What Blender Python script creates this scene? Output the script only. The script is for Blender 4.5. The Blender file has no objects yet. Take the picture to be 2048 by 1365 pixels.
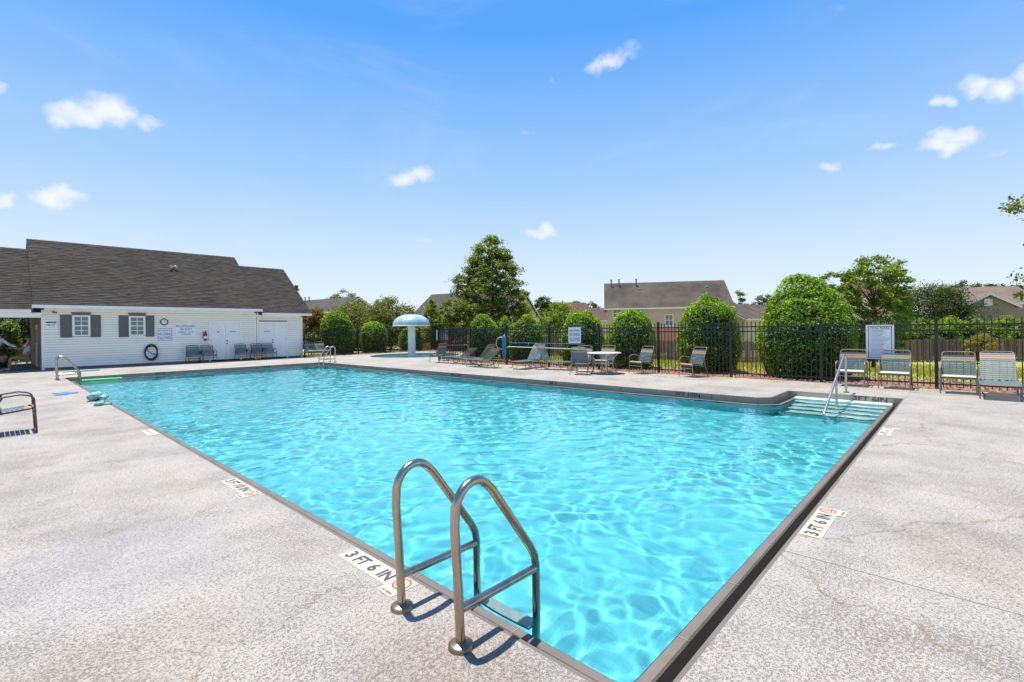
import bpy, bmesh, math, random
import numpy as np
from mathutils import Matrix, Vector

sc = bpy.context.scene
COL = sc.collection
PI = math.pi
RNG = np.random.default_rng(11)
random.seed(5)

# ------------------------------------------------------------------ camera
H = 1.6                                   # eye height above the pool deck
F = 972.007                               # focal length in pixels of a 2048 px wide picture
CX, CY = 1024.0, 658.7
RIGHT = np.array((.681683722, -.731537197, -.0126740961))
UP = np.array((.00910718, -.00883736, .999919477))
FWD = np.array((.731590297, .681744256, -.000637955))
cam = bpy.data.cameras.new('camera')
cam_ob = bpy.data.objects.new('camera', cam)
COL.objects.link(cam_ob)
cam_ob.matrix_world = Matrix([(RIGHT[i], UP[i], -FWD[i], (0, 0, H)[i]) for i in range(3)] + [(0, 0, 0, 1)])
cam.sensor_width = 36
cam.lens = F / 2048 * 36
cam.shift_y = -23.8 / 2048
cam.clip_start = .05
cam.clip_end = 4000
sc.camera = cam_ob

# ------------------------------------------------------------------ sun, sky, exposure
SUN_EL, SUN_AZ = math.radians(78.5), math.radians(92)      # azimuth measured from +X to +Y
SUN = Vector((math.cos(SUN_EL) * math.cos(SUN_AZ), math.cos(SUN_EL) * math.sin(SUN_AZ), math.sin(SUN_EL)))
sl = bpy.data.lights.new('sun', 'SUN')
sl.energy = 5.0
sl.angle = math.radians(.5)
sl.color = (1, .93, .83)
sl.cycles.is_caustics_light = True
so = bpy.data.objects.new('sun', sl)
COL.objects.link(so)
so.location = SUN * 60
so.rotation_euler = SUN.to_track_quat('Z', 'Y').to_euler()
sc.view_settings.view_transform = 'Standard'
sc.view_settings.look = 'None'
sc.view_settings.exposure = .8
sc.view_settings.gamma = 1.0
sc.view_settings.use_curve_mapping = False
sc.cycles.max_bounces = 10
sc.cycles.transparent_max_bounces = 8
sc.cycles.use_denoising = True
sc.cycles.sample_clamp_indirect = 6.0


def pix_dir(px, py):
    d = RIGHT * (px - CX) + UP * (CY - py) + FWD * F
    return d / np.linalg.norm(d)


world = bpy.data.worlds.new('World')
sc.world = world
world.use_nodes = True
nt = world.node_tree
N, L = nt.nodes, nt.links


def nd(t, tree=None, **kw):
    n = (tree or nt).nodes.new(t)
    for k, v in kw.items():
        setattr(n, k, v)
    return n


bg = N['Background']
bg.inputs[1].default_value = .07
sky = nd('ShaderNodeTexSky', sky_type='NISHITA', sun_disc=False)
sky.sun_elevation = SUN_EL
sky.sun_rotation = PI / 2 - SUN_AZ
sky.altitude = 0
sky.air_density, sky.dust_density, sky.ozone_density = 1.0, .2, 2.0
tc = nd('ShaderNodeTexCoord')
sep = nd('ShaderNodeSeparateXYZ')
L.new(tc.outputs['Generated'], sep.inputs[0])
ramp = nd('ShaderNodeValToRGB')
L.new(sep.outputs['Z'], ramp.inputs[0])
cr = ramp.color_ramp
cr.elements[0].position = 0.0
cr.elements[0].color = (7.2, 8.0, 9.0, 1)
cr.elements[1].position = 1.0
cr.elements[1].color = (1.3, 3.0, 6.4, 1)  # zenith paled above the view to take blue out of the shadows
for p, c in ((.12, (5.8, 7.1, 8.85)), (.28, (3.35, 5.5, 8.7)), (.52, (.85, 3.4, 8.5)), (.75, (.95, 2.95, 7.2))):
    e = cr.elements.new(p)
    e.color = (*c, 1)
skymix = nd('ShaderNodeMix', data_type='RGBA')
skymix.inputs[0].default_value = .88
L.new(sky.outputs[0], skymix.inputs[6])
L.new(ramp.outputs[0], skymix.inputs[7])

# small fair-weather cumulus: (pixel x, pixel y, half width px, half height px, density, tilt)
CLOUDS = [(150, 228, 72, 36, 1.05, 0), (215, 218, 92, 40, 1.05, .10), (300, 242, 42, 18, .8, .1), (118, 392, 66, 23, 1.1, 0), (8, 404, 30, 15, .95, 0), (0, 176, 18, 16, .8, 0),
          (808, 360, 52, 20, 1.0, -.15), (842, 348, 38, 22, 1.0, 0), (1080, 468, 44, 15, .95, -.05), (1092, 458, 24, 18, .95, 0), (1225, 118, 80, 22, .8, -.42),
          (1948, 172, 48, 26, 1.1, .05), (2000, 176, 62, 32, 1.1, 0), (2070, 168, 70, 46, 1.15, 0), (1888, 200, 34, 17, 1.0, 0),
          (1910, 276, 66, 28, 1.1, 0), (1885, 294, 66, 18, 1.1, 0), (1768, 297, 36, 10, .8, -.1), (1663, 333, 30, 13, .85, 0),
          (1048, 264, 32, 6, .45, 0), (853, 482, 20, 8, .6, 0), (480, 490, 18, 7, .5, 0), (1745, 460, 45, 9, .45, 0),
          (1104, 163, 14, 8, .5, 0), (2010, 312, 50, 8, .35, -.3), (1680, 12, 40, 22, .45, -.6)]
rc = random.Random(8)
cl = []                                   # (direction, axis u / extent, axis v / extent, density)
for px, py, hw, hh, dn, tl in CLOUDS:
    d = pix_dir(px, py)
    tu, tv = pix_dir(px + 1, py) - d, pix_dir(px, py + 1) - d
    T = np.stack([tu * math.cos(tl) + tv * math.sin(tl), -tu * math.sin(tl) + tv * math.cos(tl)])
    U = np.linalg.pinv(T)
    cl.append((d, U[:, 0] / hw, U[:, 1] / hh, dn))
for i in range(26):                        # the same scattered cumulus all round, outside the view too
    az = rc.uniform(0, 2 * PI)
    el = rc.uniform(.12, .9)
    d = np.array((math.cos(el) * math.cos(az), math.cos(el) * math.sin(az), math.sin(el)))
    if d @ FWD > .5:
        continue
    u = np.cross((0, 0, 1), d)
    u /= np.linalg.norm(u)
    v = np.cross(d, u)
    cl.append((d, u / rc.uniform(.02, .08), v / rc.uniform(.01, .03), rc.uniform(.6, 1.1)))
nz = nd('ShaderNodeTexNoise')
nz.inputs['Scale'].default_value = 26
nz.inputs['Detail'].default_value = 7
nz.inputs['Roughness'].default_value = .58
mp = nd('ShaderNodeMapping')
mp.inputs['Scale'].default_value = (1, 1, 1.25)
L.new(tc.outputs['Generated'], mp.inputs[0])
L.new(mp.outputs[0], nz.inputs[0])
nzw = nd('ShaderNodeTexNoise')
nzw.inputs['Scale'].default_value = 34
nzw.inputs['Detail'].default_value = 4
L.new(tc.outputs['Generated'], nzw.inputs[0])
warp = nd('ShaderNodeVectorMath', operation='MULTIPLY_ADD')
wsub = nd('ShaderNodeVectorMath', operation='SUBTRACT')
wsub.inputs[1].default_value = (.5, .5, .5)
L.new(nzw.outputs['Color'], wsub.inputs[0])
L.new(wsub.outputs[0], warp.inputs[0])
warp.inputs[1].default_value = (.035, .035, .035)
L.new(tc.outputs['Generated'], warp.inputs[2])
prev = None
for d, uu, vv, dn in cl:
    s = nd('ShaderNodeVectorMath', operation='SUBTRACT')
    L.new(warp.outputs[0], s.inputs[0])
    s.inputs[1].default_value = tuple(d)
    du = nd('ShaderNodeVectorMath', operation='DOT_PRODUCT')
    L.new(s.outputs[0], du.inputs[0])
    du.inputs[1].default_value = tuple(uu)
    dv = nd('ShaderNodeVectorMath', operation='DOT_PRODUCT')
    L.new(s.outputs[0], dv.inputs[0])
    dv.inputs[1].default_value = tuple(vv)
    m1 = nd('ShaderNodeMath', operation='MULTIPLY')
    L.new(du.outputs['Value'], m1.inputs[0])
    L.new(du.outputs['Value'], m1.inputs[1])
    m2 = nd('ShaderNodeMath', operation='MULTIPLY_ADD')
    L.new(dv.outputs['Value'], m2.inputs[0])
    L.new(dv.outputs['Value'], m2.inputs[1])
    L.new(m1.outputs[0], m2.inputs[2])
    m3 = nd('ShaderNodeMath', operation='MULTIPLY_ADD')     # dn * (1 - q)
    L.new(m2.outputs[0], m3.inputs[0])
    m3.inputs[1].default_value = -dn * .8
    m3.inputs[2].default_value = dn
    if prev is None:
        prev = m3
    else:
        mx = nd('ShaderNodeMath', operation='MAXIMUM')
        L.new(prev.outputs[0], mx.inputs[0])
        L.new(m3.outputs[0], mx.inputs[1])
        prev = mx
nadd = nd('ShaderNodeMath', operation='MULTIPLY_ADD')
L.new(nz.outputs[0], nadd.inputs[0])
nadd.inputs[1].default_value = 1.5
nadd.inputs[2].default_value = -.98
msum = nd('ShaderNodeMath', operation='ADD')
L.new(prev.outputs[0], msum.inputs[0])
L.new(nadd.outputs[0], msum.inputs[1])
mr = nd('ShaderNodeMapRange', interpolation_type='SMOOTHSTEP')
L.new(msum.outputs[0], mr.inputs[0])
mr.inputs[1].default_value = 0.0
mr.inputs[2].default_value = 1.12
cmix = nd('ShaderNodeMix', data_type='RGBA')
L.new(mr.outputs[0], cmix.inputs[0])
cz = nd('ShaderNodeTexNoise')                 # thin high haze
cz.inputs['Scale'].default_value = 3.2
cz.inputs['Detail'].default_value = 6
cz.inputs['Roughness'].default_value = .62
cz.inputs['Distortion'].default_value = .8
cm2 = nd('ShaderNodeMapping')
cm2.inputs['Scale'].default_value = (1, 1, 3.2)
L.new(tc.outputs['Generated'], cm2.inputs[0])
L.new(cm2.outputs[0], cz.inputs[0])
czr = nd('ShaderNodeMapRange', interpolation_type='SMOOTHSTEP')
L.new(cz.outputs[0], czr.inputs[0])
czr.inputs[1].default_value, czr.inputs[2].default_value, czr.inputs[4].default_value = .48, .78, .10
hzm = nd('ShaderNodeMix', data_type='RGBA')
L.new(czr.outputs[0], hzm.inputs[0])
L.new(skymix.outputs[2], hzm.inputs[6])
hzm.inputs[7].default_value = (7.4, 7.9, 8.8, 1)
L.new(hzm.outputs[2], cmix.inputs[6])
cmix.inputs[7].default_value = (7.7, 7.95, 8.5, 1)
L.new(cmix.outputs[2], bg.inputs[0])


# ------------------------------------------------------------------ picture-to-place helpers
def ray(px, py):
    return RIGHT * (px - CX) + UP * (CY - py) + FWD * F


def G(px, py, z=0.0):
    d = ray(px, py)
    return np.array((0, 0, H)) + d * ((z - H) / d[2])


def PY(px, py, y):
    d = ray(px, py)
    return np.array((0, 0, H)) + d * (y / d[1])


def PX(px, py, x):
    d = ray(px, py)
    return np.array((0, 0, H)) + d * (x / d[0])


def FD(px, D, z=0.0):
    p = FWD * D + RIGHT * ((px - CX) / F * D)
    return np.array((p[0], p[1], z))


def ZD(px, py, D):
    d = ray(px, py)
    return H + d[2] / F * D


# ------------------------------------------------------------------ materials
def new_mat(name):
    m = bpy.data.materials.new(name)
    m.use_nodes = True
    return m, m.node_tree, m.node_tree.nodes['Principled BSDF']


MATS = {}


def M(name, c1, c2=None, scale=6, rough=.6, metal=0, bump=0, bscale=None, spec=.5, rnd=0, isl=0, stretch=None, lo=.35, hi=.65):
    m, t, b = new_mat(name)
    MATS[name] = m
    b.inputs['Roughness'].default_value = rough
    b.inputs['Metallic'].default_value = metal
    b.inputs['Specular IOR Level'].default_value = spec
    b.inputs['Base Color'].default_value = (*c1, 1)
    g = nd('ShaderNodeNewGeometry', t)
    src = g.outputs['Position']
    if stretch:
        mpn = nd('ShaderNodeMapping', t)
        mpn.inputs['Scale'].default_value = stretch
        t.links.new(src, mpn.inputs[0])
        src = mpn.outputs[0]
    col = None
    if c2 is not None:
        n = nd('ShaderNodeTexNoise', t)
        n.inputs['Scale'].default_value = scale
        n.inputs['Detail'].default_value = 5
        n.inputs['Roughness'].default_value = .6
        t.links.new(src, n.inputs[0])
        r = nd('ShaderNodeMapRange', t)
        r.inputs[1].default_value, r.inputs[2].default_value = lo, hi
        t.links.new(n.outputs[0], r.inputs[0])
        x = nd('ShaderNodeMix', t, data_type='RGBA')
        t.links.new(r.outputs[0], x.inputs[0])
        x.inputs[6].default_value = (*c1, 1)
        x.inputs[7].default_value = (*c2, 1)
        col = x.outputs[2]
    if rnd or isl:
        if rnd:
            o = nd('ShaderNodeObjectInfo', t)
            val, amt = o.outputs['Random'], rnd
        else:
            val, amt = g.outputs['Random Per Island'], isl
        r = nd('ShaderNodeMapRange', t)
        r.inputs[3].default_value, r.inputs[4].default_value = 1 - amt, 1 + amt
        t.links.new(val, r.inputs[0])
        x = nd('ShaderNodeMix', t, data_type='RGBA', blend_type='MULTIPLY')
        x.inputs[0].default_value = 1
        if col is None:
            x.inputs[6].default_value = (*c1, 1)
        else:
            t.links.new(col, x.inputs[6])
        cmb = nd('ShaderNodeCombineColor', t)
        for i in range(3):
            t.links.new(r.outputs[0], cmb.inputs[i])
        t.links.new(cmb.outputs[0], x.inputs[7])
        col = x.outputs[2]
    if col is not None:
        t.links.new(col, b.inputs['Base Color'])
    if bump:
        n = nd('ShaderNodeTexNoise', t)
        n.inputs['Scale'].default_value = bscale or scale * 4
        n.inputs['Detail'].default_value = 4
        t.links.new(src, n.inputs[0])
        bu = nd('ShaderNodeBump', t)
        bu.inputs['Strength'].default_value = bump
        bu.inputs['Distance'].default_value = .02
        t.links.new(n.outputs[0], bu.inputs['Height'])
        t.links.new(bu.outputs[0], b.inputs['Normal'])
    return m


def leaf_mat(name, ca, cb, cc=None, trans=.45, rough=.45, spec=.35):
    m, t, b = new_mat(name)
    MATS[name] = m
    g = nd('ShaderNodeNewGeometry', t)
    r = nd('ShaderNodeValToRGB', t)
    e = r.color_ramp.elements
    e[0].color = (*ca, 1)
    e[1].color = (*cb, 1)
    if cc:
        k = e.new(.75)
        k.color = (*cb, 1)
        e[2].color = (*cc, 1)
    t.links.new(g.outputs['Random Per Island'], r.inputs[0])
    n = nd('ShaderNodeTexNoise', t)
    n.inputs['Scale'].default_value = 1.6
    t.links.new(g.outputs['Position'], n.inputs[0])
    mr_ = nd('ShaderNodeMapRange', t)
    mr_.inputs[1].default_value, mr_.inputs[2].default_value = .3, .7
    mr_.inputs[3].default_value, mr_.inputs[4].default_value = .72, 1.25
    t.links.new(n.outputs[0], mr_.inputs[0])
    x = nd('ShaderNodeVectorMath', t, operation='SCALE')
    t.links.new(r.outputs[0], x.inputs[0])
    t.links.new(mr_.outputs[0], x.inputs['Scale'])
    t.links.new(x.outputs[0], b.inputs['Base Color'])
    b.inputs['Roughness'].default_value = rough
    b.inputs['Specular IOR Level'].default_value = spec
    tr = nd('ShaderNodeBsdfTranslucent', t)
    y = nd('ShaderNodeMix', t, data_type='RGBA', blend_type='MULTIPLY')
    y.inputs[0].default_value = 1
    t.links.new(x.outputs[0], y.inputs[6])
    y.inputs[7].default_value = (1.7, 1.5, .55, 1)
    t.links.new(y.outputs[2], tr.inputs[0])
    mxs = nd('ShaderNodeMixShader', t)
    mxs.inputs[0].default_value = trans
    t.links.new(b.outputs[0], mxs.inputs[1])
    t.links.new(tr.outputs[0], mxs.inputs[2])
    t.links.new(mxs.outputs[0], t.nodes['Material Output'].inputs[0])
    return m


def deck_mat():
    m, t, b = new_mat('textured_concrete')
    g = nd('ShaderNodeNewGeometry', t)
    P = g.outputs['Position']

    def noise(s, det=5, ro=.6, out=0, dist=0.0):
        n = nd('ShaderNodeTexNoise', t)
        n.inputs['Scale'].default_value = s
        n.inputs['Detail'].default_value = det
        n.inputs['Roughness'].default_value = ro
        n.inputs['Distortion'].default_value = dist
        t.links.new(P, n.inputs[0])
        return n.outputs[out]

    def rng(v, a, b_, c=0, d=1):
        r = nd('ShaderNodeMapRange', t, interpolation_type='SMOOTHSTEP')
        for i, q in ((1, a), (2, b_), (3, c), (4, d)):
            r.inputs[i].default_value = q
        t.links.new(v, r.inputs[0])
        return r.outputs[0]

    def mix(fac, a, b_, blend='MIX'):
        x = nd('ShaderNodeMix', t, data_type='RGBA', blend_type=blend)
        for i, q in ((0, fac), (6, a), (7, b_)):
            if isinstance(q, (int, float)):
                x.inputs[i].default_value = q
            elif isinstance(q, tuple):
                x.inputs[i].default_value = (*q, 1)
            else:
                t.links.new(q, x.inputs[i])
        return x.outputs[2]

    def math_(op, a, b_):
        x = nd('ShaderNodeMath', t, operation=op)
        for i, q in ((0, a), (1, b_)):
            if isinstance(q, (int, float)):
                x.inputs[i].default_value = q
            else:
                t.links.new(q, x.inputs[i])
        return x.outputs[0]

    fine = math_('ADD', math_('MULTIPLY', noise(68, 4, .6, dist=.9), .55), math_('MULTIPLY', noise(150, 4, .6, dist=.5), .45))                        # knockdown plaster lumps
    big = noise(.55, 4, .6)                                  # worn and stained areas
    mid = noise(2.6, 4, .6)
    worn = math_('ADD', math_('MULTIPLY', rng(big, .40, .74), .05), math_('MULTIPLY', rng(mid, .44, .78), .035))
    thr = math_('ADD', fine, math_('MULTIPLY', worn, -1.0))
    lump = rng(thr, .395, .47)
    pale = mix(rng(noise(1.1, 4, .55), .35, .65), (.325, .302, .272), (.285, .27, .252))
    crev = mix(rng(noise(1.7, 3, .5), .4, .62), (.242, .218, .186), (.212, .176, .136))
    col = mix(lump, crev, pale)
    col = mix(rng(noise(.9, 5, .65), .54, .76, 0, .45), col, (.225, .185, .14))
    crack = nd('ShaderNodeTexVoronoi', t, feature='DISTANCE_TO_EDGE')
    crack.inputs['Scale'].default_value = .21
    wv = nd('ShaderNodeVectorMath', t, operation='MULTIPLY_ADD')
    wn = noise(1.3, 5, .6, 1)
    t.links.new(wn, wv.inputs[0])
    wv.inputs[1].default_value = (1.1, 1.1, 0)
    t.links.new(P, wv.inputs[2])
    t.links.new(wv.outputs[0], crack.inputs['Vector'])
    cm = rng(crack.outputs['Distance'], 0, .0035, .55, 0)
    col = mix(cm, col, (.17, .13, .085))
    for (sx, sy), rad, tint, amt in (((1.35, 1.75), .75, (.15, .115, .08), .55), ((.45, 3.0), .8, (.18, .15, .115), .35), ((.55, 4.35), 1.05, (.27, .265, .285), .75),
                                     ((4.6, -.1), .8, (.17, .145, .10), .4), ((-.6, 7.4), 1.3, (.19, .165, .135), .35), ((1.2, 6.0), .5, (.20, .16, .115), .4)):
        ds = nd('ShaderNodeVectorMath', t, operation='DISTANCE')
        t.links.new(wv.outputs[0], ds.inputs[0])
        ds.inputs[1].default_value = (sx + .55, sy + .55, 0)
        k_ = math_('MULTIPLY', rng(ds.outputs['Value'], rad * .25, rad, amt, 0), rng(noise(24, 5, .7), .30, .62))
        col = mix(k_, col, tint)
    t.links.new(col, b.inputs['Base Color'])
    b.inputs['Roughness'].default_value = .85
    b.inputs['Specular IOR Level'].default_value = .3
    bu = nd('ShaderNodeBump', t)
    bu.inputs['Strength'].default_value = .8
    bu.inputs['Distance'].default_value = .006
    t.links.new(lump, bu.inputs['Height'])
    t.links.new(bu.outputs[0], b.inputs['Normal'])
    return m


DECK = deck_mat()
COPING = M('coping_resin', (.145, .122, .10), (.115, .098, .083), 3, .5, bump=.15, bscale=60)
FACE = M('gutter_face', (.37, .315, .225), (.29, .25, .18), 3, .5, stretch=(1, 1, 6))
TROUGH = M('gutter_trough', (.10, .095, .09), None, rough=.7)
PLASTER = M('pool_plaster', (.108, .44, .495), (.115, .455, .51), 2, .6)
STEP = M('step_plaster', (.56, .66, .64), (.50, .62, .61), 4, .6)
NOSING = M('nosing_tile', (.03, .05, .07), None, rough=.4)
STEEL = M('brushed_steel', (.52, .44, .36), (.38, .31, .24), 9, .22, 1.0, stretch=(1, 1, .3))
STEELB = M('flange_bronze', (.30, .25, .19), (.22, .17, .12), 25, .4, .9)
BRIGHT = M('bright_steel', (.60, .56, .50), (.5, .46, .41), 8, .32, 1.0)
RUNG = M('rung_plastic', (.36, .34, .31), (.28, .26, .24), 30, .6, bump=.3, bscale=120)
TILE = M('tile_white', (.43, .40, .325), (.385, .355, .28), 14, .5)
INK = M('ink_black', (.025, .028, .04), (.05, .05, .06), 60, .6)
RED = M('ink_red', (.55, .03, .03), None, rough=.5)
NAVY = M('ink_navy', (.05, .09, .33), None, rough=.5)
SIGNW = M('sign_white', (.84, .84, .82), (.78, .79, .78), 4, .4)
FENCE = M('fence_black', (.013, .015, .02), None, rough=.38, spec=.5)
WHITE = M('white_vinyl', (.92, .86, .75), (.88, .82, .715), 2.5, .5, rnd=.03)
TRIM = M('white_trim', (.88, .86, .81), (.82, .80, .75), 5, .45)
DOORW = M('door_paint', (.82, .81, .79), (.77, .765, .75), 3, .4)
SHUT = M('shutter_grey', (.105, .105, .11), None, rough=.5)
SHING = M('shingle_brown', (.088, .068, .053), (.058, .045, .036), .8, .9, isl=.2, bump=.5, bscale=90)
RIDGE = M('ridge_dark', (.035, .028, .024), (.02, .017, .015), 6, .9)
GLASS = M('window_glass', (.10, .14, .16), (.15, .18, .19), 7, .08, spec=.8)
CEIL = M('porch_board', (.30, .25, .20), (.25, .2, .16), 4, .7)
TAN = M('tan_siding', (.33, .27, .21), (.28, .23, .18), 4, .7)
STRAPB = M('strap_blue', (.095, .145, .165), (.075, .12, .14), 6, .4)
STRAPD = M('strap_navy', (.05, .075, .13), None, rough=.4)
STRAPT = M('strap_tan', (.30, .225, .115), None, rough=.45)
STRAPC = M('strap_cream', (.29, .25, .14), None, rough=.45)
STRAPO = M('strap_orange', (.36, .165, .075), None, rough=.45)
FRAME = M('chair_frame', (.24, .185, .14), (.19, .15, .115), 12, .4, spec=.5)
FRAMED = M('chair_frame_dark', (.075, .055, .045), None, rough=.4)
WPLAST = M('white_plastic', (.5, .5, .5), None, rough=.35)
MULCH = M('mulch', (.30, .17, .10), (.12, .065, .04), 16, .95, bump=1.0, bscale=40)
GRASSG = M('lawn_ground', (.20, .23, .035), (.27, .26, .06), .8, .95, bump=.6, bscale=60)
WOODG = M('fence_wood', (.29, .185, .15), (.16, .105, .088), 5, .85, rnd=.28, stretch=(1, 1, .12))
BARK = M('bark', (.11, .085, .06), (.06, .045, .035), 8, .9, bump=.6)
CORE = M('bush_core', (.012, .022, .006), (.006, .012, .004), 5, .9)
HOLLY = leaf_mat('holly_leaf', (.06, .16, .014), (.175, .32, .022), (.32, .43, .04), .55, .42, .3)
TREEL = leaf_mat('tree_leaf', (.07, .12, .025), (.14, .21, .04), (.24, .28, .06), .48, .45)
TREEB = leaf_mat('bright_leaf', (.07, .14, .014), (.15, .25, .03), (.26, .30, .045), .45, .45)
OLIVE = leaf_mat('olive_leaf', (.075, .10, .022), (.145, .175, .035), (.22, .22, .06), .42, .5)
REDL = leaf_mat('reddish_leaf', (.14, .08, .025), (.17, .15, .04), (.28, .10, .04), .42, .5)
DARKL = leaf_mat('dark_leaf', (.035, .062, .018), (.07, .11, .03), (.10, .14, .04), .32, .55)
YELL = leaf_mat('yellow_leaf', (.14, .16, .02), (.22, .20, .04), (.30, .25, .05), .4, .5)
BLADE = leaf_mat('grass_blade', (.18, .23, .028), (.32, .33, .05), (.42, .36, .10), .45, .6)


# ------------------------------------------------------------------ mesh helpers
class MB:
    def __init__(self):
        self.v, self.f, self.mi = [], [], []
        self.cur = 0

    def add(self, vs, fs):
        o = len(self.v)
        self.v.extend(tuple(map(float, p)) for p in vs)
        for f in fs:
            self.f.append(tuple(i + o for i in f))
            self.mi.append(self.cur)
        return self

    def box(self, c, s, rz=0.0, mat=None):
        x, y, z = s[0] / 2, s[1] / 2, s[2] / 2
        p = [Vector((a * x, b * y, d * z)) for d in (-1, 1) for b in (-1, 1) for a in (-1, 1)]
        m = mat or Matrix.Rotation(rz, 3, 'Z')
        c = Vector(c)
        return self.add([m @ q + c for q in p],
                        [(0, 2, 3, 1), (4, 5, 7, 6), (0, 1, 5, 4), (2, 6, 7, 3), (0, 4, 6, 2), (1, 3, 7, 5)])

    def bb(self, x0, x1, y0, y1, z0, z1):
        return self.box(((x0 + x1) / 2, (y0 + y1) / 2, (z0 + z1) / 2), (abs(x1 - x0), abs(y1 - y0), abs(z1 - z0)))

    def tube(self, path, r, n=8, caps=True, closed=False):
        P = [Vector(p) for p in path]
        rs = r if isinstance(r, (list, tuple)) else [r] * len(P)
        k = len(P)
        rings = []
        prevn = None
        for i, p in enumerate(P):
            if closed:
                t = P[(i + 1) % k] - P[i - 1]
            else:
                t = P[min(i + 1, k - 1)] - P[max(i - 1, 0)]
            t.normalize()
            if prevn is None:
                a = Vector((0, 0, 1)) if abs(t.z) < .9 else Vector((1, 0, 0))
                nn = t.cross(a).normalized()
            else:
                nn = (prevn - t * prevn.dot(t)).normalized()
            prevn = nn
            bi = t.cross(nn)
            rings.append([p + (nn * math.cos(2 * PI * j / n) + bi * math.sin(2 * PI * j / n)) * rs[i] for j in range(n)])
        vs = [q for rg in rings for q in rg]
        fs = []
        m = k if closed else k - 1
        for i in range(m):
            for j in range(n):
                a, b = i * n, ((i + 1) % k) * n
                fs.append((a + j, a + (j + 1) % n, b + (j + 1) % n, b + j))
        if caps and not closed:
            fs.append(tuple(range(n))[::-1])
            fs.append(tuple((k - 1) * n + j for j in range(n)))
        return self.add(vs, fs)

    def lathe(self, prof, c, n=24):
        c = Vector(c)
        vs, fs = [], []
        for r, z in prof:
            for j in range(n):
                a = 2 * PI * j / n
                vs.append(c + Vector((r * math.cos(a), r * math.sin(a), z)))
        for i in range(len(prof) - 1):
            for j in range(n):
                fs.append((i * n + j, i * n + (j + 1) % n, (i + 1) * n + (j + 1) % n, (i + 1) * n + j))
        return self.add(vs, fs)

    def prism(self, poly, z0, z1):
        n = len(poly)
        vs = [(p[0], p[1], z0) for p in poly] + [(p[0], p[1], z1) for p in poly]
        fs = [tuple(range(n))[::-1], tuple(range(n, 2 * n))] + [(i, (i + 1) % n, n + (i + 1) % n, n + i) for i in range(n)]
        return self.add(vs, fs)

    def build(self, name, mat, parent=None, smooth=False, loc=None, rz=0.0):
        me = bpy.data.meshes.new(name)
        me.from_pydata(self.v, [], self.f)
        mats = mat if isinstance(mat, (list, tuple)) else [mat]
        for q in mats:
            me.materials.append(q)
        if len(mats) > 1:
            me.polygons.foreach_set('material_index', self.mi)
        if smooth:
            me.shade_smooth()
            try:
                me.set_sharp_from_angle(angle=math.radians(40))
            except Exception:
                pass
        me.update()
        return link(name, me, parent, loc, rz)


def link(name, me, parent=None, loc=None, rz=0.0):
    o = bpy.data.objects.new(name, me)
    COL.objects.link(o)
    if loc is not None:
        o.location = tuple(map(float, loc))
    o.rotation_euler = (0, 0, rz)
    if parent is not None:
        o.parent = parent
    return o


def np_mesh(name, verts, quads, mat, parent=None, smooth=False, n=4):
    me = bpy.data.meshes.new(name)
    verts = np.ascontiguousarray(verts, dtype=np.float32).reshape(-1, 3)
    quads = np.ascontiguousarray(quads, dtype=np.int32).reshape(-1, n)
    me.vertices.add(len(verts))
    me.vertices.foreach_set('co', verts.ravel())
    me.loops.add(quads.size)
    me.loops.foreach_set('vertex_index', quads.ravel())
    me.polygons.add(len(quads))
    me.polygons.foreach_set('loop_start', np.arange(0, quads.size, n, dtype=np.int32))
    if smooth:
        me.polygons.foreach_set('use_smooth', np.ones(len(quads), dtype=bool))
    me.materials.append(mat)
    me.update(calc_edges=True)
    me.validate()
    return link(name, me, parent)


def tag(o, label=None, cat=None, group=None, kind=None):
    if label:
        o['label'] = label
    if cat:
        o['category'] = cat
    if group:
        o['group'] = group
    if kind:
        o['kind'] = kind
    return o


def thing(name, label, cat, loc=(0, 0, 0), rz=0.0, group=None):
    o = bpy.data.objects.new(name, None)
    COL.objects.link(o)
    o.empty_display_size = .2
    o.location = tuple(map(float, loc))
    o.rotation_euler = (0, 0, rz)
    return tag(o, label, cat, group)


KIDS = {}


def copy_tree(o, loc, rz, label, accent=None):
    def cp(a, parent):
        c = a.copy()
        COL.objects.link(c)
        c.parent = parent
        for k in a.children:
            cp(k, c)
        return c
    c = cp(o, None)
    c.location = tuple(map(float, loc))
    c.rotation_euler = (0, 0, rz)
    if label:
        c['label'] = label
    return c


def bend(pts, r, n=5):
    """polyline with its inner corners rounded to radius r"""
    P = [Vector(p) for p in pts]
    out = [P[0]]
    for i in range(1, len(P) - 1):
        a, b, c = P[i - 1], P[i], P[i + 1]
        u, w = (a - b).normalized(), (c - b).normalized()
        ang = u.angle(w)
        d = min(r / math.tan(ang / 2), (a - b).length * .49, (c - b).length * .49)
        s, e = b + u * d, b + w * d
        for k in range(n + 1):
            t = k / n
            out.append(s * (1 - t) ** 2 + b * 2 * t * (1 - t) + e * t * t)
    out.append(P[-1])
    return out


def inset(poly, d):
    n = len(poly)
    out = []
    for i in range(n):
        a, b, c = (np.array(poly[j % n], float) for j in (i - 1, i, i + 1))
        u, w = (b - a) / np.linalg.norm(b - a), (c - b) / np.linalg.norm(c - b)
        n1, n2 = np.array((-u[1], u[0])), np.array((-w[1], w[0]))
        m = (n1 + n2) / (1 + n1 @ n2)
        out.append(b + m * d)
    return out


def fillet(poly, r, n=5):
    out = []
    k = len(poly)
    for i in range(k):
        a, b, c = (np.array(poly[j % k], float) for j in (i - 1, i, i + 1))
        u, w = (a - b) / np.linalg.norm(a - b), (c - b) / np.linalg.norm(c - b)
        d = min(r, np.linalg.norm(a - b) * .4, np.linalg.norm(c - b) * .4)
        for q in range(n + 1):
            t = q / n
            out.append((b + u * d) * (1 - t) ** 2 + b * 2 * t * (1 - t) + (b + w * d) * t * t)
    return out


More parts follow.
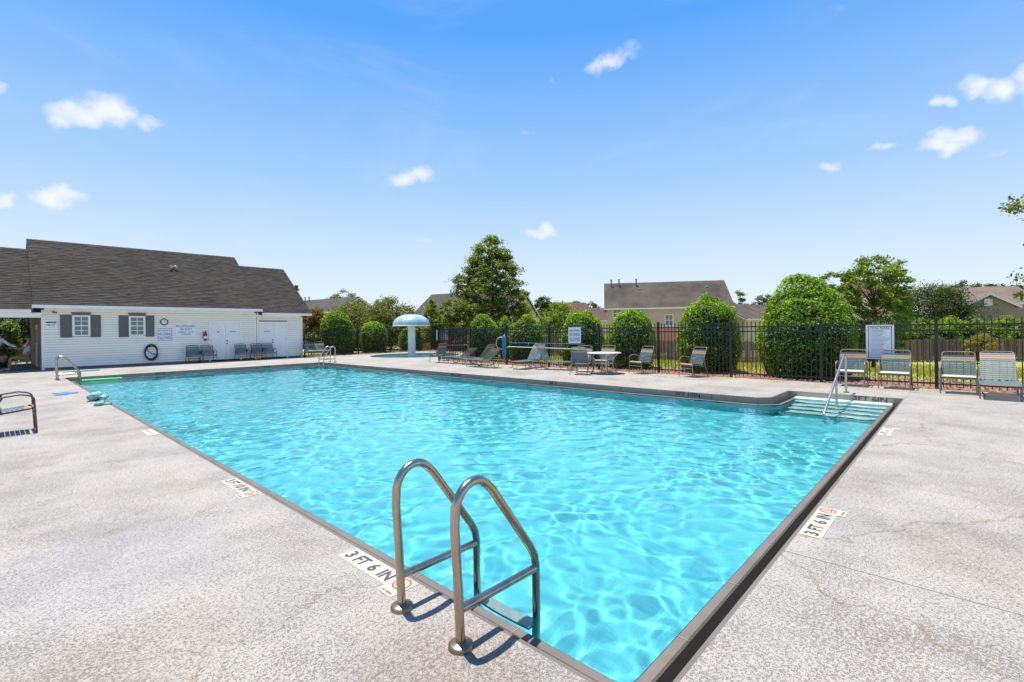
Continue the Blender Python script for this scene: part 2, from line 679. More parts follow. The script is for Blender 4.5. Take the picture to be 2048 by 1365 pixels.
def ring(mb, pa, za, pb, zb):
    n = len(pa)
    vs = [(p[0], p[1], za) for p in pa] + [(p[0], p[1], zb) for p in pb]
    mb.add(vs, [(i, (i + 1) % n, n + (i + 1) % n, n + i) for i in range(n)])


def text_mesh(s, bold=.012, spacing=1.0):
    cu = bpy.data.curves.new('lettering', 'FONT')
    cu.body = s
    cu.size = 1
    cu.offset = bold
    cu.space_character = spacing
    cu.resolution_u = 3
    o = bpy.data.objects.new('lettering', cu)
    COL.objects.link(o)
    dg = bpy.context.evaluated_depsgraph_get()
    me = bpy.data.meshes.new_from_object(o.evaluated_get(dg))
    v = np.array([q.co[:] for q in me.vertices])
    f = [tuple(p.vertices) for p in me.polygons]
    bpy.data.objects.remove(o)
    bpy.data.curves.remove(cu)
    bpy.data.meshes.remove(me)
    v[:, 0] -= v[:, 0].min()
    v[:, 1] -= v[:, 1].min()
    return v / v.max(axis=0).clip(1e-6), f        # unit box


def put_text(parent, s, origin, right, up, w, h, mat, name='lettering', lift=.002, bold=.012, spacing=1.0):
    """letters filling the box w x h whose lower left corner is origin (in the parent's space)"""
    v, f = text_mesh(s, bold, spacing)
    right, up = np.array(right, float), np.array(up, float)
    nrm = np.cross(right, up)
    p = np.array(origin) + v[:, :1] * w * right + v[:, 1:2] * h * up + nrm * lift
    return MB().add(p, f).build(name, mat, parent)


# ================================================================== THE SETTING
POOL = [(1.83, .955), (13.32, .955), (13.32, 3.19), (11.87, 3.19), (11.65, 3.41), (11.65, 24.35), (1.83, 24.35)]
DECK_X1 = 15.66
KC, KR = np.array((18.5, 25.7)), 2.8          # wading pool


def terrain_z(x, y):
    d = np.maximum(np.maximum(x - 18.2, y - 43), 0)
    d = np.where((x > 24.5) | (y < 19), np.maximum(x - 18.2, 0), np.maximum(x - 24.5, 0))
    d = np.maximum(d, np.maximum(y - 43, 0))
    t = np.clip(d / 24, 0, 1)
    return -.03 - 1.35 * t * t * (3 - 2 * t)


def build_terrain():
    def axis(c, lo, hi):
        s = [0.0]
        st = 1.2
        while s[-1] < 900:
            s.append(s[-1] + st)
            st *= 1.045
        s = np.array(s)
        a = np.concatenate([c - s[1:][::-1], c + s])
        return a[(a > lo) & (a < hi)]
    xs, ys = axis(28, -700, 900), axis(24, -700, 900)
    X, Y = np.meshgrid(xs, ys, indexing='ij')
    Z = terrain_z(X, Y)
    inside = ((X < 14.5) & (Y < 29) & (X > -14) & (Y > -10)) | ((X > 14) & (X < 22) & (Y > 21.5) & (Y < 29.5))
    Z = np.where(inside, -3.0, Z)
    v = np.stack([X, Y, Z], -1).reshape(-1, 3)
    nx, ny = X.shape
    i = np.arange(nx * ny).reshape(nx, ny)
    q = np.stack([i[:-1, :-1], i[1:, :-1], i[1:, 1:], i[:-1, 1:]], -1).reshape(-1, 4)
    o = np_mesh('lawn', v, q, GRASSG, smooth=True)
    tag(o, kind='structure')


build_terrain()

# mulch bed along the fence
mb = MB()
mb.bb(DECK_X1 + .01, 18.3, -14, 19.4, -.25, -.012)
mb.bb(13.3, 23.8, 30.02, 33.2, -.25, -.012)
mb.bb(22.0, 23.8, 19.4, 30.0, -.25, -.013)
mb.bb(15.67, 23.8, 19.401, 19.78, -.25, -.014)
tag(mb.build('mulch_bed', MULCH), kind='structure')
# loose mulch chips
n = 9000
cx = np.concatenate([RNG.uniform(15.7, 17.9, n // 2), RNG.uniform(13.4, 22, n - n // 2)])
cy = np.concatenate([RNG.uniform(-3, 19, n // 2), RNG.uniform(30.1, 32.5, n - n // 2)])
a = RNG.uniform(0, PI, n)
l = RNG.uniform(.02, .06, n)
wd = RNG.uniform(.008, .02, n)
ca, sa = np.cos(a), np.sin(a)
z0 = RNG.uniform(0, .02, n)
tz = RNG.uniform(-.02, .02, n)
q = np.stack([np.stack([cx + ca * l * s + sa * wd * t, cy + sa * l * s - ca * wd * t, z0 + tz * s + .012], -1)
              for s, t in ((-1, -1), (1, -1), (1, 1), (-1, 1))], 1)
CHIP = M('mulch_chip', (.30, .17, .10), (.14, .075, .045), 9, .95, isl=.5)
tag(np_mesh('mulch_chips', q, np.arange(4 * n), CHIP), kind='stuff')

# ---------------------------------------------------------------- deck: a base and cast slabs with saw-cut joints
base = MB()
LEFT = -16.0
GAP = .0013
slabs = []


def rect(x0, x1, y0, y1):
    slabs.append([(x0 + GAP, y0 + GAP), (x1 - GAP, y0 + GAP), (x1 - GAP, y1 - GAP), (x0 + GAP, y1 - GAP)])


px0, px1, py0, py1 = 1.83, 11.65, .955, 24.35
for a, b in ((-12, -5), (-5, 5.815), (5.815, 10.6), (10.6, 15.4), (15.4, 20.0), (20.0, 24.35)):
    if a == -5:
        slabs.append([(-3.2 + GAP, a + GAP), (3.82, a + GAP), (3.82, .955 - GAP), (1.83 - GAP, .955 - GAP), (1.83 - GAP, b - GAP), (-3.2 + GAP, b - GAP)])
    else:
        rect(-3.2, 1.83, a, b)
    rect(LEFT, -3.2, a, b)
xs_ = [3.83, 6.09, 8.4, 10.7, 13.32, DECK_X1]
for a, b in zip(xs_[:-1], xs_[1:]):
    rect(a, b, -5, .955)
    rect(a, b, -12, -5)
rect(1.83, 3.83, -12, -5)
rect(13.32, DECK_X1, .955, 3.19)
slabs.append([(11.87 + GAP, 3.19 + GAP), (DECK_X1 - GAP, 3.19 + GAP), (DECK_X1 - GAP, 6.6 - GAP), (11.65 + GAP, 6.6 - GAP), (11.65 + GAP, 3.41 + GAP)])
for a, b in ((6.6, 10.2), (10.2, 13.8), (13.8, 17.2), (17.2, 19.8)):
    rect(11.65, DECK_X1, a, b)
rect(11.65, 15.0, 19.8, 24.35)
for a, b in ((LEFT, -3.2), (-3.2, 1.83), (1.83, 4.6), (4.6, 7.4), (7.4, 10.2), (10.2, 13.2)):
    rect(a, b, 24.35, 30.18)
rect(13.2, 15.0, 24.35, 29.98)
rect(LEFT, 1.5, 30.18, 39.4)
deck = MB()
deck.bb(LEFT, 1.82, -12, 39.4, -.5, -.002)
deck.bb(1.82, DECK_X1 - .002, -12, .945, -.5, -.00201)
deck.bb(13.33, DECK_X1 - .002, .945, 3.2, -.5, -.00202)
deck.bb(11.885, DECK_X1 - .002, 3.2, 19.8, -.5, -.00203)
deck.bb(11.66, 15.0, 19.8, 24.36, -.5, -.00204)
deck.bb(1.82, 15.0, 24.36, 29.98, -.5, -.00205)
JOINT = M('joint_filler', (.22, .195, .165), (.17, .15, .125), 8, .9)
deck_ob = tag(deck.build('pool_deck', JOINT), kind='structure')
for s in slabs:
    MB().prism(s, -.0015, 0).build('slab', DECK, deck_ob)
# slab round the wading pool with its round opening
outer = [(15.004, 19.804), (21.9, 19.804), (21.9, 29.976), (15.004, 29.976)]
NK = 64
vs, fs = [], []
for j in range(NK):
    a = 2 * PI * j / NK
    c, s = math.cos(a), math.sin(a)
    ts = []
    if c > 1e-9: ts.append((21.9 - KC[0]) / c)
    if c < -1e-9: ts.append((15.004 - KC[0]) / c)
    if s > 1e-9: ts.append((29.976 - KC[1]) / s)
    if s < -1e-9: ts.append((19.804 - KC[1]) / s)
    t = min(ts)
    vs += [(KC[0] + KR * c, KC[1] + KR * s, 0), (KC[0] + t * c, KC[1] + t * s, 0), (KC[0] + KR * c, KC[1] + KR * s, -.35), ]
for j in range(NK):
    k = (j + 1) % NK
    fs += [(3 * j, 3 * j + 1, 3 * k + 1, 3 * k), (3 * j, 3 * k, 3 * k + 2, 3 * j + 2)]
for (cx_, cy_) in outer:
    vs.append((cx_, cy_, 0))
for q_, (cx_, cy_) in enumerate(outer):        # fill the four corners
    ang = math.atan2(cy_ - KC[1], cx_ - KC[0]) % (2 * PI)
    j = int(ang / (2 * PI) * NK) % NK
    fs.append((3 * j + 1, 3 * NK + q_, 3 * ((j + 1) % NK) + 1))
MB().add(vs, fs).build('slab', DECK, deck_ob)

# wading pool basin and water
mb = MB()
mb.lathe([(KR - .01, -.03), (KR - .01, -.34), (0.001, -.36)], (*KC, 0), 64)
wb = tag(mb.build('wading_pool_basin', M('wading_plaster', (.17, .33, .33), None, rough=.6)), kind='structure')
wb.cycles.is_caustics_receiver = True

# ---------------------------------------------------------------- pool gutter, basin, steps
WATER_Z, LIP_Z = -.145, -.128
mb = MB()
r0, r1 = POOL, inset(POOL, .026)
ring(mb, [p for p in inset(POOL, -.004)], -.002, r1, -.004)
coping = tag(mb.build('pool_coping', COPING), kind='structure')
mb = MB()
ring(mb, r1, -.004, r1, -.33)
mb.build('gutter_face', FACE, coping)
mb = MB()
ring(mb, r1, -.33, inset(POOL, .17), -.33)
ring(mb, inset(POOL, .17), -.33, inset(POOL, .17), LIP_Z - .012)
mb.build('gutter_trough', TROUGH, coping)
lo_ = fillet(inset(POOL, .17), .02)
li_ = fillet(inset(POOL, .243), .10)
mb = MB()
ring(mb, lo_, LIP_Z - .012, fillet(inset(POOL, .18), .03), LIP_Z)
ring(mb, fillet(inset(POOL, .18), .03), LIP_Z, fillet(inset(POOL, .235), .09), LIP_Z - .002)
ring(mb, fillet(inset(POOL, .235), .09), LIP_Z - .002, li_, LIP_Z - .012)
ring(mb, li_, LIP_Z - .012, li_, -.22)
mb.build('gutter_lip', COPING, coping, smooth=False)
# joints across the lip (resin sections)
for i in range(14):
    x = 2.6 + i * .78
    MB().box((x, .955 + .207, LIP_Z - .0005), (.0035, .07, .005)).build('lip_joint', FACE, coping)
for i in range(24):
    y = 1.9 + i * .92
    MB().box((1.83 + .207, y, LIP_Z - .0005), (.07, .0035, .005)).build('lip_joint', FACE, coping)


for i in range(9):
    y = 4.4 + i * 2.44
    MB().box((11.65 - .027, y, -.07), (.004, .008, .125)).build('face_joint', INK, coping)
for i in range(5):
    x = 3.3 + i * 1.9
    MB().box((x, 24.35 - .027, -.07), (.008, .004, .125)).build('face_joint', INK, coping)
for i in range(11):                        # slots of a return grate in the far lip
    MB().box((11.65 - .246, 4.62 - i * .045, -.139), (.010, .026, .014)).build('return_slot', INK, coping)


def floor_z(y):
    return -1.2 - (y - 1.2) / 23 * .47


mb = MB()
wall = fillet(inset(POOL, .243), .10)
n = len(wall)
vs = [(p[0], p[1], -.135) for p in wall] + [(p[0], p[1], floor_z(p[1])) for p in wall]
mb.add(vs, [(i, n + i, n + (i + 1) % n, (i + 1) % n) for i in range(n)] + [tuple(range(n, 2 * n))])
basin = tag(mb.build('pool_basin', PLASTER), kind='structure')
basin.cycles.is_caustics_receiver = True

tread_y0, tread_y1 = .955 + .2, 3.19 - .2
steps = thing('pool_steps', 'white plastered steps with black nosing stripes leading down into the pool beside the handrail', 'steps', (13.29, 2.07, 0))
for i in range(5):
    zt = -.120 if i == 0 else -.135 - .175 * i
    x1 = 13.285 - .33 * i if i else 13.285
    x0 = 12.955 - .33 * i
    o = MB().bb(x0 - 13.29, x1 - 13.29, tread_y0 - 2.07, tread_y1 - 2.07, -1.25, zt).build('tread', STEP, steps)
    o.cycles.is_caustics_receiver = True
    if i:
        o2 = MB().bb(x0 - 13.29 - .004, x0 - 13.29 + .05, tread_y0 - 2.07 + .06, tread_y1 - 2.07 - .06, zt - .05, zt + .004).build('nosing_stripe', NOSING, o)
        o2.cycles.is_caustics_receiver = True


# ---------------------------------------------------------------- water: a rippled surface, refracting
def water_mat():
    m = bpy.data.materials.new('pool_water')
    m.use_nodes = True
    t = m.node_tree
    t.nodes.clear()
    out = nd('ShaderNodeOutputMaterial', t)
    g = nd('ShaderNodeBsdfGlass', t)
    g.inputs['IOR'].default_value = 1.333
    g.inputs['Roughness'].default_value = 0
    g.inputs['Color'].default_value = (.82, .985, 1, 1)
    t.links.new(g.outputs[0], out.inputs[0])
    return m


WATER = water_mat()


def water_grid(name, x0, x1, y0, y1, step, keep, z, seed, amp=1.0):
    nx, ny = int((x1 - x0) / step) + 1, int((y1 - y0) / step) + 1
    xs, ys = np.linspace(x0, x1, nx), np.linspace(y0, y1, ny)
    X, Y = np.meshgrid(xs, ys, indexing='ij')
    r = np.random.default_rng(seed)
    Z = np.zeros_like(X)
    XW = X + .16 * np.sin(1.1 * Y + .7) + .1 * np.sin(2.3 * X - 1.1 * Y)
    YW = Y + .18 * np.sin(.9 * X + 1.3) + .1 * np.sin(1.9 * Y + X)
    for i in range(90):
        lam = .115 + .60 * r.random() ** 1.5
        th = r.normal(math.radians(48), .75) + (PI if r.random() < .4 else 0)
        k = 2 * PI / lam
        a = .00050 * (lam / .3) ** 1.2 * amp
        Z += a * np.sin(k * (math.cos(th) * XW + math.sin(th) * YW) + r.uniform(0, 6.28))
    gust = .80 + .30 * np.sin(.55 * X + .31 * Y + .5) * np.sin(.43 * Y - .27 * X) + .26 * np.sin(2.3 * X + 1.1 * Y + np.sin(1.7 * Y)) * np.sin(1.9 * Y - 1.2 * X + 1) + .16 * np.sin(4.1 * X - 2.2 * Y) * np.sin(3.3 * Y + 1.4 * X)
    Z *= gust
    v = np.stack([X, Y, Z + z], -1).reshape(-1, 3)
    i = np.arange(nx * ny).reshape(nx, ny)
    q = np.stack([i[:-1, :-1], i[1:, :-1], i[1:, 1:], i[:-1, 1:]], -1).reshape(-1, 4)
    cxm = (X[:-1, :-1] + X[1:, 1:]).reshape(-1) / 2
    cym = (Y[:-1, :-1] + Y[1:, 1:]).reshape(-1) / 2
    q = q[keep(cxm, cym)]
    o = np_mesh(name, v, q, WATER, smooth=True)
    o.cycles.is_caustics_caster = True
    return tag(o, kind='structure')


water_grid('pool_water', 2.04, 13.11, 1.165, 24.14, .034,
           lambda x, y: (x < 11.44) | ((y < 2.98) & (x < 12.98)), WATER_Z, 3)
wk = water_grid('wading_pool_water', KC[0] - KR, KC[0] + KR, KC[1] - KR, KC[1] + KR, .1,
                lambda x, y: (x - KC[0]) ** 2 + (y - KC[1]) ** 2 < (KR - .02) ** 2, -.10, 5, .5)


# ================================================================== POOL HOUSE
BY = 30.2                                     # plane of the front wall
EX, EZ, EY = np.array((1., 0, 0)), np.array((0, 0, 1.)), np.array((0, 1., 0))


def WX(px, py, y=BY):
    p = PY(px, py, y)
    return p[0], p[2]


house = thing('pool_house', 'long white clapboard pool house with brown shingle roof behind the pool', 'building', (6, BY, 0))
HO = np.array((6, BY, 0))


def hb(name, mat, x0, x1, y0, y1, z0, z1, parent=None):
    """box given in world metres, parented to the pool house (or one of its parts)"""
    return MB().bb(x0 - HO[0], x1 - HO[0], y0 - HO[1], y1 - HO[1], z0, z1).build(name, mat, parent or house)


MX0, MX1, WX1 = 1.55, 10.55, 13.25            # main block, wing end
DEP = 8.6
EAVE, WEAVE = 2.93, 2.70
# walls: sheathing behind the boards
core = MB()
core.bb(MX0 - HO[0] + .03, MX1 - HO[0] - .03, .03, DEP, 0, EAVE - .2)
core.add([(MX0 + .03 - 6, .03, EAVE - .2), (MX0 + .03 - 6, DEP, EAVE - .2), (MX0 + .03 - 6, 4.3, EAVE + 3.0)], [(0, 1, 2)])
core.add([(MX1 - .03 - 6, .03, EAVE - .2), (MX1 - .03 - 6, DEP, EAVE - .2), (MX1 - .03 - 6, 4.3, EAVE + 3.0)], [(0, 2, 1)])
core.build('wall', TAN, house)
core = MB()
core.bb(MX1 - .03 - 6, WX1 - .03 - 6, .031, DEP - .3, 0, WEAVE - .2)
core.add([(WX1 - .03 - 6, .031, WEAVE - .2), (WX1 - .03 - 6, DEP - .3, WEAVE - .2), (WX1 - .03 - 6, 4.1, WEAVE + 2.8)], [(0, 2, 1)])
core.build('wing_wall', TAN, house)

# openings on the front: (x0, x1, z0, z1)
d1 = (WX(418, 700)[0], WX(483.5, 700)[0], .03, 2.17)
d2 = (WX(518.5, 700)[0], WX(575.5, 700)[0], .03, 2.20)
w1 = (WX(144.5, 650)[0], WX(180.5, 650)[0], WX(160, 673)[1], WX(160, 631)[1])
w2 = (WX(257.5, 650)[0], WX(290.5, 650)[0], WX(275, 672)[1], WX(275, 632.5)[1])


def clap(x0, x1, ztop, holes):
    """lap siding, course by course, cut round the openings"""
    e = .1145
    z = .10
    while z < ztop - .01:
        z2 = min(z + e, ztop)
        segs = [(x0, x1)]
        for h in holes:
            if h[2] < z2 - .02 and h[3] > z + .02:
                ns = []
                for s in segs:
                    if h[1] <= s[0] or h[0] >= s[1]:
                        ns.append(s)
                    else:
                        if h[0] > s[0]: ns.append((s[0], h[0]))
                        if h[1] < s[1]: ns.append((h[1], s[1]))
                segs = ns
        for s in segs:
            if s[1] - s[0] < .03:
                continue
            a, b = s[0] - 6, s[1] - 6
            vs = [(a, -.018, z + .012), (b, -.018, z + .012), (b, .012, z2 + .003), (a, .012, z2 + .003), (a, .03, z + .012), (b, .03, z + .012)]
            MB().add(vs, [(0, 1, 2, 3), (0, 4, 5, 1), (0, 3, 4), (1, 5, 2)]).build('siding_board', WHITE, house)
        z += e


clap(MX0 + .10, MX1 - .10, EAVE - .30, [d1, w1, w2])
clap(MX1 + .02, WX1 - .10, WEAVE - .22, [d2])
FOUND = M('foundation', (.16, .15, .14), (.11, .10, .095), 4, .9)
hb('foundation', FOUND, MX0, WX1, BY - .012, BY + .03, 0, .10)
for x in (MX0, MX1 - .10):
    hb('corner_trim', TRIM, x, x + .10, BY - .02, BY + .06, .02, EAVE - .22)
hb('corner_trim', TRIM, WX1 - .10, WX1, BY - .02, BY + .06, .02, WEAVE - .22)
hb('downspout', TRIM, MX1 + .03, MX1 + .10, BY - .09, BY - .022, .06, EAVE - .2)
hb('frieze_board', TRIM, MX0 + .101, MX1 - .101, BY - .018, BY + .03, EAVE - .30, EAVE - .12)
hb('frieze_board', TRIM, MX1 + .0, WX1 - .101, BY - .018, BY + .03, WEAVE - .22, WEAVE - .10)
hb('soffit', TRIM, 1.29, 10.72, BY - .36, BY + .02, EAVE - .145, EAVE - .115)
hb('soffit', TRIM, 10.73, 13.6, BY - .30, BY + .02, WEAVE - .125, WEAVE - .095)
hb('gutter', TRIM, 1.24, 10.76, BY - .48, BY - .362, EAVE - .15, EAVE - .005)
hb('gutter', TRIM, 10.77, 13.68, BY - .42, BY - .302, WEAVE - .13, WEAVE + .005)


def shingles(name, O, U, V, length, slope, mat, parent, expo=.142, seed=1):
    """overlapping tabs, course by course, as one part (too small to pick apart)"""
    r = np.random.default_rng(seed)
    O, U, V = (np.array(a, float) for a in (O, U, V))
    Nn = np.cross(U, V)
    Q = []
    rows = int(slope / expo)
    e = slope / rows
    for i in range(rows):
        x = -r.uniform(0, .25)
        while x < length:
            w = r.uniform(.16, .36)
            a, b = max(x, 0), min(x + w, length)
            x += w
            if b - a < .01:
                continue
            t = .006 + .012 * (r.random() < .5) + r.uniform(0, .003)
            y0, y1 = i * e - .004, (i + 1) * e + .03
            p = [O + U * xx + V * yy + Nn * nn for xx, yy, nn in
                 ((a, y0, t), (b, y0, t), (b, y1, .003), (a, y1, .003), (a, y0, -.003), (b, y0, -.003))]
            Q.append(p)
    k = len(Q)
    v = np.array(Q).reshape(-1, 3)
    bse = np.arange(k)[:, None] * 6
    q = np.concatenate([bse + np.array([[0, 1, 2, 3]]), bse + np.array([[4, 5, 1, 0]])])
    o = np_mesh(name, v, q, mat, parent)
    return tag(o, kind='stuff')


def gable_roof(parent, x0, x1, yf, yr, yb, ze, zr, name='roof', seed=1):
    a, b = np.array((x0, yf, ze)) - HO, np.array((x1, yf, ze)) - HO
    c, d = np.array((x1, yr, zr)) - HO, np.array((x0, yr, zr)) - HO
    e, f = np.array((x1, yb, ze)) - HO, np.array((x0, yb, ze)) - HO
    dn = np.array((0, 0, -.11))
    vs = [a, b, c, d, e, f] + [p + dn for p in (a, b, c, d, e, f)]
    fs = [(0, 1, 2, 3), (3, 2, 4, 5), (6, 9, 8, 7), (9, 11, 10, 8), (0, 6, 7, 1), (4, 10, 11, 5),
          (0, 3, 9, 6), (3, 5, 11, 9), (1, 7, 8, 2), (2, 8, 10, 4)]
    rf = MB().add(vs, fs).build(name, SHING, parent)
    sl_ = math.hypot(yr - yf, zr - ze)
    V = np.array((0, yr - yf, zr - ze)) / sl_
    shingles('shingles', a + np.array((0, 0, .004)), EX, V, x1 - x0, sl_, SHING, rf, seed=seed)
    # ridge caps
    nc = int((x1 - x0) / .3)
    for i in range(nc):
        xa = x0 + (x1 - x0) * i / nc - HO[0]
        xb = x0 + (x1 - x0) * (i + 1.15) / nc - HO[0]
        xb = min(xb, x1 - HO[0])
        h = .14
        s = (zr - ze) / (yr - yf)
        rz = zr + .016
        yy = yr - HO[1]
        t = .012 if i % 2 else 0.006
        MB().add([(xa, yy - h, rz - h * s + t), (xb, yy - h, rz - h * s), (xb, yy, rz), (xa, yy, rz + t),
                  (xb, yy + h, rz - h * s), (xa, yy + h, rz - h * s + t)], [(0, 1, 2, 3), (3, 2, 4, 5)]).build('ridge_cap', RIDGE, rf)
    # rake boards
    for x, s in ((x0, -1), (x1, 1)):
        q = MB()
        for y in (yf, yb):
            p0 = np.array((x, y, ze - .12)) - HO
            p1 = np.array((x, yr, zr - .12)) - HO
            q.add([p0 + (s * .004, 0, -.08), p1 + (s * .004, 0, -.08), p1 + (s * .004, 0, .10), p0 + (s * .004, 0, .10)], [(0, 1, 2, 3)])
        q.build('rake_board', SHUT, rf)
    return rf


roof = gable_roof(house, 1.27, 10.78, BY - .42, 34.45, 39.3, EAVE, 6.42, seed=3)
wroof = gable_roof(house, 10.75, 13.72, BY - .36, 34.15, 38.9, WEAVE, 5.86, 'wing_roof', seed=4)
proof = gable_roof(house, -9.0, 1.30, BY - .36, 34.15, 38.9, WEAVE, 5.86, 'porch_roof', seed=5)
# porch: beam, ceiling, posts, side wall of the main block
hb('porch_beam', TRIM, -9, MX0 - .002, BY - .30, BY - .06, WEAVE - .34, WEAVE - .12)
hb('gutter', TRIM, -9, 1.22, BY - .42, BY - .302, WEAVE - .13, WEAVE + .005)
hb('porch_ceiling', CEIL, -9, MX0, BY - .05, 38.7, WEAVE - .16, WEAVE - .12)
for x in (-2.9, -7.2):
    hb('porch_post', TRIM, x, x + .16, BY - .26, BY - .10, 0, WEAVE - .34)
    hb('porch_post', TRIM, x, x + .16, 38.4, 38.56, 0, WEAVE - .16)
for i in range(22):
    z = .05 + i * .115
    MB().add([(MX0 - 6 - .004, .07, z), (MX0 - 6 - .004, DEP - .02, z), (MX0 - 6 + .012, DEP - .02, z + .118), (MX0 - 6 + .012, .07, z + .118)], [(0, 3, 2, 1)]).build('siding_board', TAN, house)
sd = hb('side_door', DOORW, MX0 - .02, MX0 + .02, 32.9, 33.9, .02, 2.1)
hb('panel', CEIL, MX0 - .025, MX0 - .02, 33.05, 33.75, 1.2, 1.9, sd)

# windows, shutters, heads
for w, sL, sR, hd, zz in ((w1, (120, 143.5), (181, 201.5), (142, 182.5), (622.8, 631)), (w2, (237.3, 257), (291, 308.5), (256, 292), (624.5, 632.5))):
    x0, x1, z0, z1 = w
    wn = MB()
    t_ = .075
    wn.bb(x0 - 6, x1 - 6, -.035, .02, z1 - t_, z1).bb(x0 - 6, x1 - 6, -.045, .02, z0, z0 + .06)
    wn.bb(x0 - 6, x0 + t_ - 6, -.034, .02, z0 + .06, z1 - t_).bb(x1 - t_ - 6, x1 - 6, -.034, .02, z0 + .06, z1 - t_)
    wo = wn.build('window', TRIM, house)
    zm = (z0 + z1) / 2
    MB().bb(x0 + t_ - 6, x1 - t_ - 6, -.026, .02, zm - .022, zm + .022).build('sash_rail', TRIM, wo)
    for za, zb, yy in ((z0 + .06, zm - .022, .004), (zm + .022, z1 - t_, -.004)):
        hx = (x0 + x1) / 2 - 6
        hz = (za + zb) / 2
        MB().bb(hx - .012, hx + .012, yy - .012, yy + .01, za, zb).build('muntin', TRIM, wo)
        for a, b in ((x0 + t_ - 6, hx - .012), (hx + .012, x1 - t_ - 6)):
            MB().bb(a, b, yy - .010, yy + .011, hz - .011, hz + .011).build('muntin', TRIM, wo)
            for c, d in ((za, hz - .011), (hz + .011, zb)):
                MB().bb(a, b, yy, yy + .008, c, d).build('pane', GLASS, wo)
    for s in (sL, sR):
        a, b = WX(s[0], 650)[0], WX(s[1], 650)[0]
        c, d = z0 - .05, z1 + .02
        sh = MB().bb(a - 6, b - 6, -.04, -.004, c, d).build('shutter', SHUT, house)
        zm2 = (c + d) / 2
        for e, f in ((c + .07, zm2 - .04), (zm2 + .04, d - .07)):
            q = MB()
            q.add([(a - 6 + .07, -.042, e), (b - 6 - .07, -.042, e), (b - 6 - .07, -.042, f), (a - 6 + .07, -.042, f),
                   (a - 6 + .10, -.054, e + .03), (b - 6 - .10, -.054, e + .03), (b - 6 - .10, -.054, f - .03), (a - 6 + .10, -.054, f - .03)],
                  [(4, 5, 6, 7), (0, 1, 5, 4), (1, 2, 6, 5), (2, 3, 7, 6), (3, 0, 4, 7)])
            q.build('panel', SHUT, sh)
    a, b = WX(hd[0], 627)[0] - 6, WX(hd[1], 627)[0] - 6
    c, d = z1 + .005, min(z1 + .19, EAVE - .31)
    hdm = MB()
    hdm.add([(a + .05, -.03, c), (b - .05, -.03, c), (b - .05, .0, c), (a + .05, 0, c),
             (a, -.07, d), (b, -.07, d), (b, 0, d), (a, 0, d)],
            [(0, 1, 5, 4), (4, 5, 6, 7), (0, 4, 7, 3), (1, 2, 6, 5), (0, 3, 2, 1)])
    hdo = hdm.build('window_head', SHUT, house)
    m_ = (a + b) / 2
    MB().add([(m_ - .06, -.075, c), (m_ + .06, -.075, c), (m_ + .09, -.085, d), (m_ - .09, -.085, d)], [(0, 1, 2, 3)]).build('keystone', SHUT, hdo)

# double doors
for (x0, x1, z0, z1), knob_side, plate in ((d1, 1, ((463, 653), (475, 659))), (d2, 0, ((530, 541), (657, 659)))):
    fr = MB()
    fr.bb(x0 - 6, x0 - 6 + .08, -.03, .03, z0, z1).bb(x1 - 6 - .08, x1 - 6, -.03, .03, z0, z1).bb(x0 - 6 + .08, x1 - 6 - .08, -.031, .03, z1 - .08, z1)
    fo = fr.build('door_frame', TRIM, house)
    mid = (x0 + x1) / 2
    for k, (a, b) in enumerate(((x0 + .085, mid - .004), (mid + .004, x1 - .085))):
        dr = MB().bb(a - 6, b - 6, -.012, .028, z0, z1 - .085).build('door', DOORW, house)
        wdt = b - a
        for zz0, zz1 in ((.25, .95), (1.10, 1.62), (1.70, 1.98)):
            for u0, u1 in ((.12, .46), (.54, .88)):
                MB().bb(a - 6 + wdt * u0, a - 6 + wdt * u1, -.018, -.012, zz0, zz1).build('panel', DOORW, dr)
        if k == knob_side:
            kx = (mid + .07 if knob_side else mid - .07) - 6
            for kz in (.98, 1.13):
                MB().tube([(kx, -.012, kz), (kx, -.035, kz), (kx, -.065, kz)], [.035, .02, .03], 10).build('door_knob', INK, dr, smooth=True)
        else:
            for hz_ in (.3, 1.1, 1.8):
                hx_ = (a if k == 0 else b) - 6
                MB().bb(hx_ - .01, hx_ + .01, -.02, -.01, hz_, hz_ + .1).build('hinge', INK, dr)
        cxk = (a + b) / 2 - 6
        if x0 < 9 and k == 0:
            MB().bb(cxk - .06, cxk + .06, -.022, -.019, 1.60, 1.66).build('door_plate', RED, dr)
        elif (x0 < 9 and k == 1) or (x0 > 9 and k == 0):
            MB().bb(cxk - .17, cxk + .17, -.022, -.019, 1.62, 1.65).build('door_plate', SHUT, dr)

# flood light on the roof, soffit camera
fx = WX(340, 530)[0]
ft = (PY(341, 531, 33.0))
fl = thing('flood_light', 'small white twin flood light bracketed on the brown shingle roof', 'light', (7.1, 32.85, 5.22))
MB().tube([(0, 0, -.12), (0, -.02, .12)], .025, 8).build('bracket', SHUT, fl)
for s in (-1, 1):
    MB().tube([(s * .03, 0, .13), (s * .10, -.1, .16), (s * .13, -.16, .14)], [.04, .07, .085], 10).build('lamp_head', WPLAST, fl, smooth=True)
cm_ = thing('security_camera', 'small weathered camera bracket under the eave above the notice sign', 'camera', (1.95, BY - .02, 2.62))
MB().box((0, -.03, 0), (.1, .06, .08)).build('mount', TAN, cm_)
MB().tube([(0, -.05, -.01), (.1, -.14, -.03)], .03, 8).build('body', SHUT, cm_)


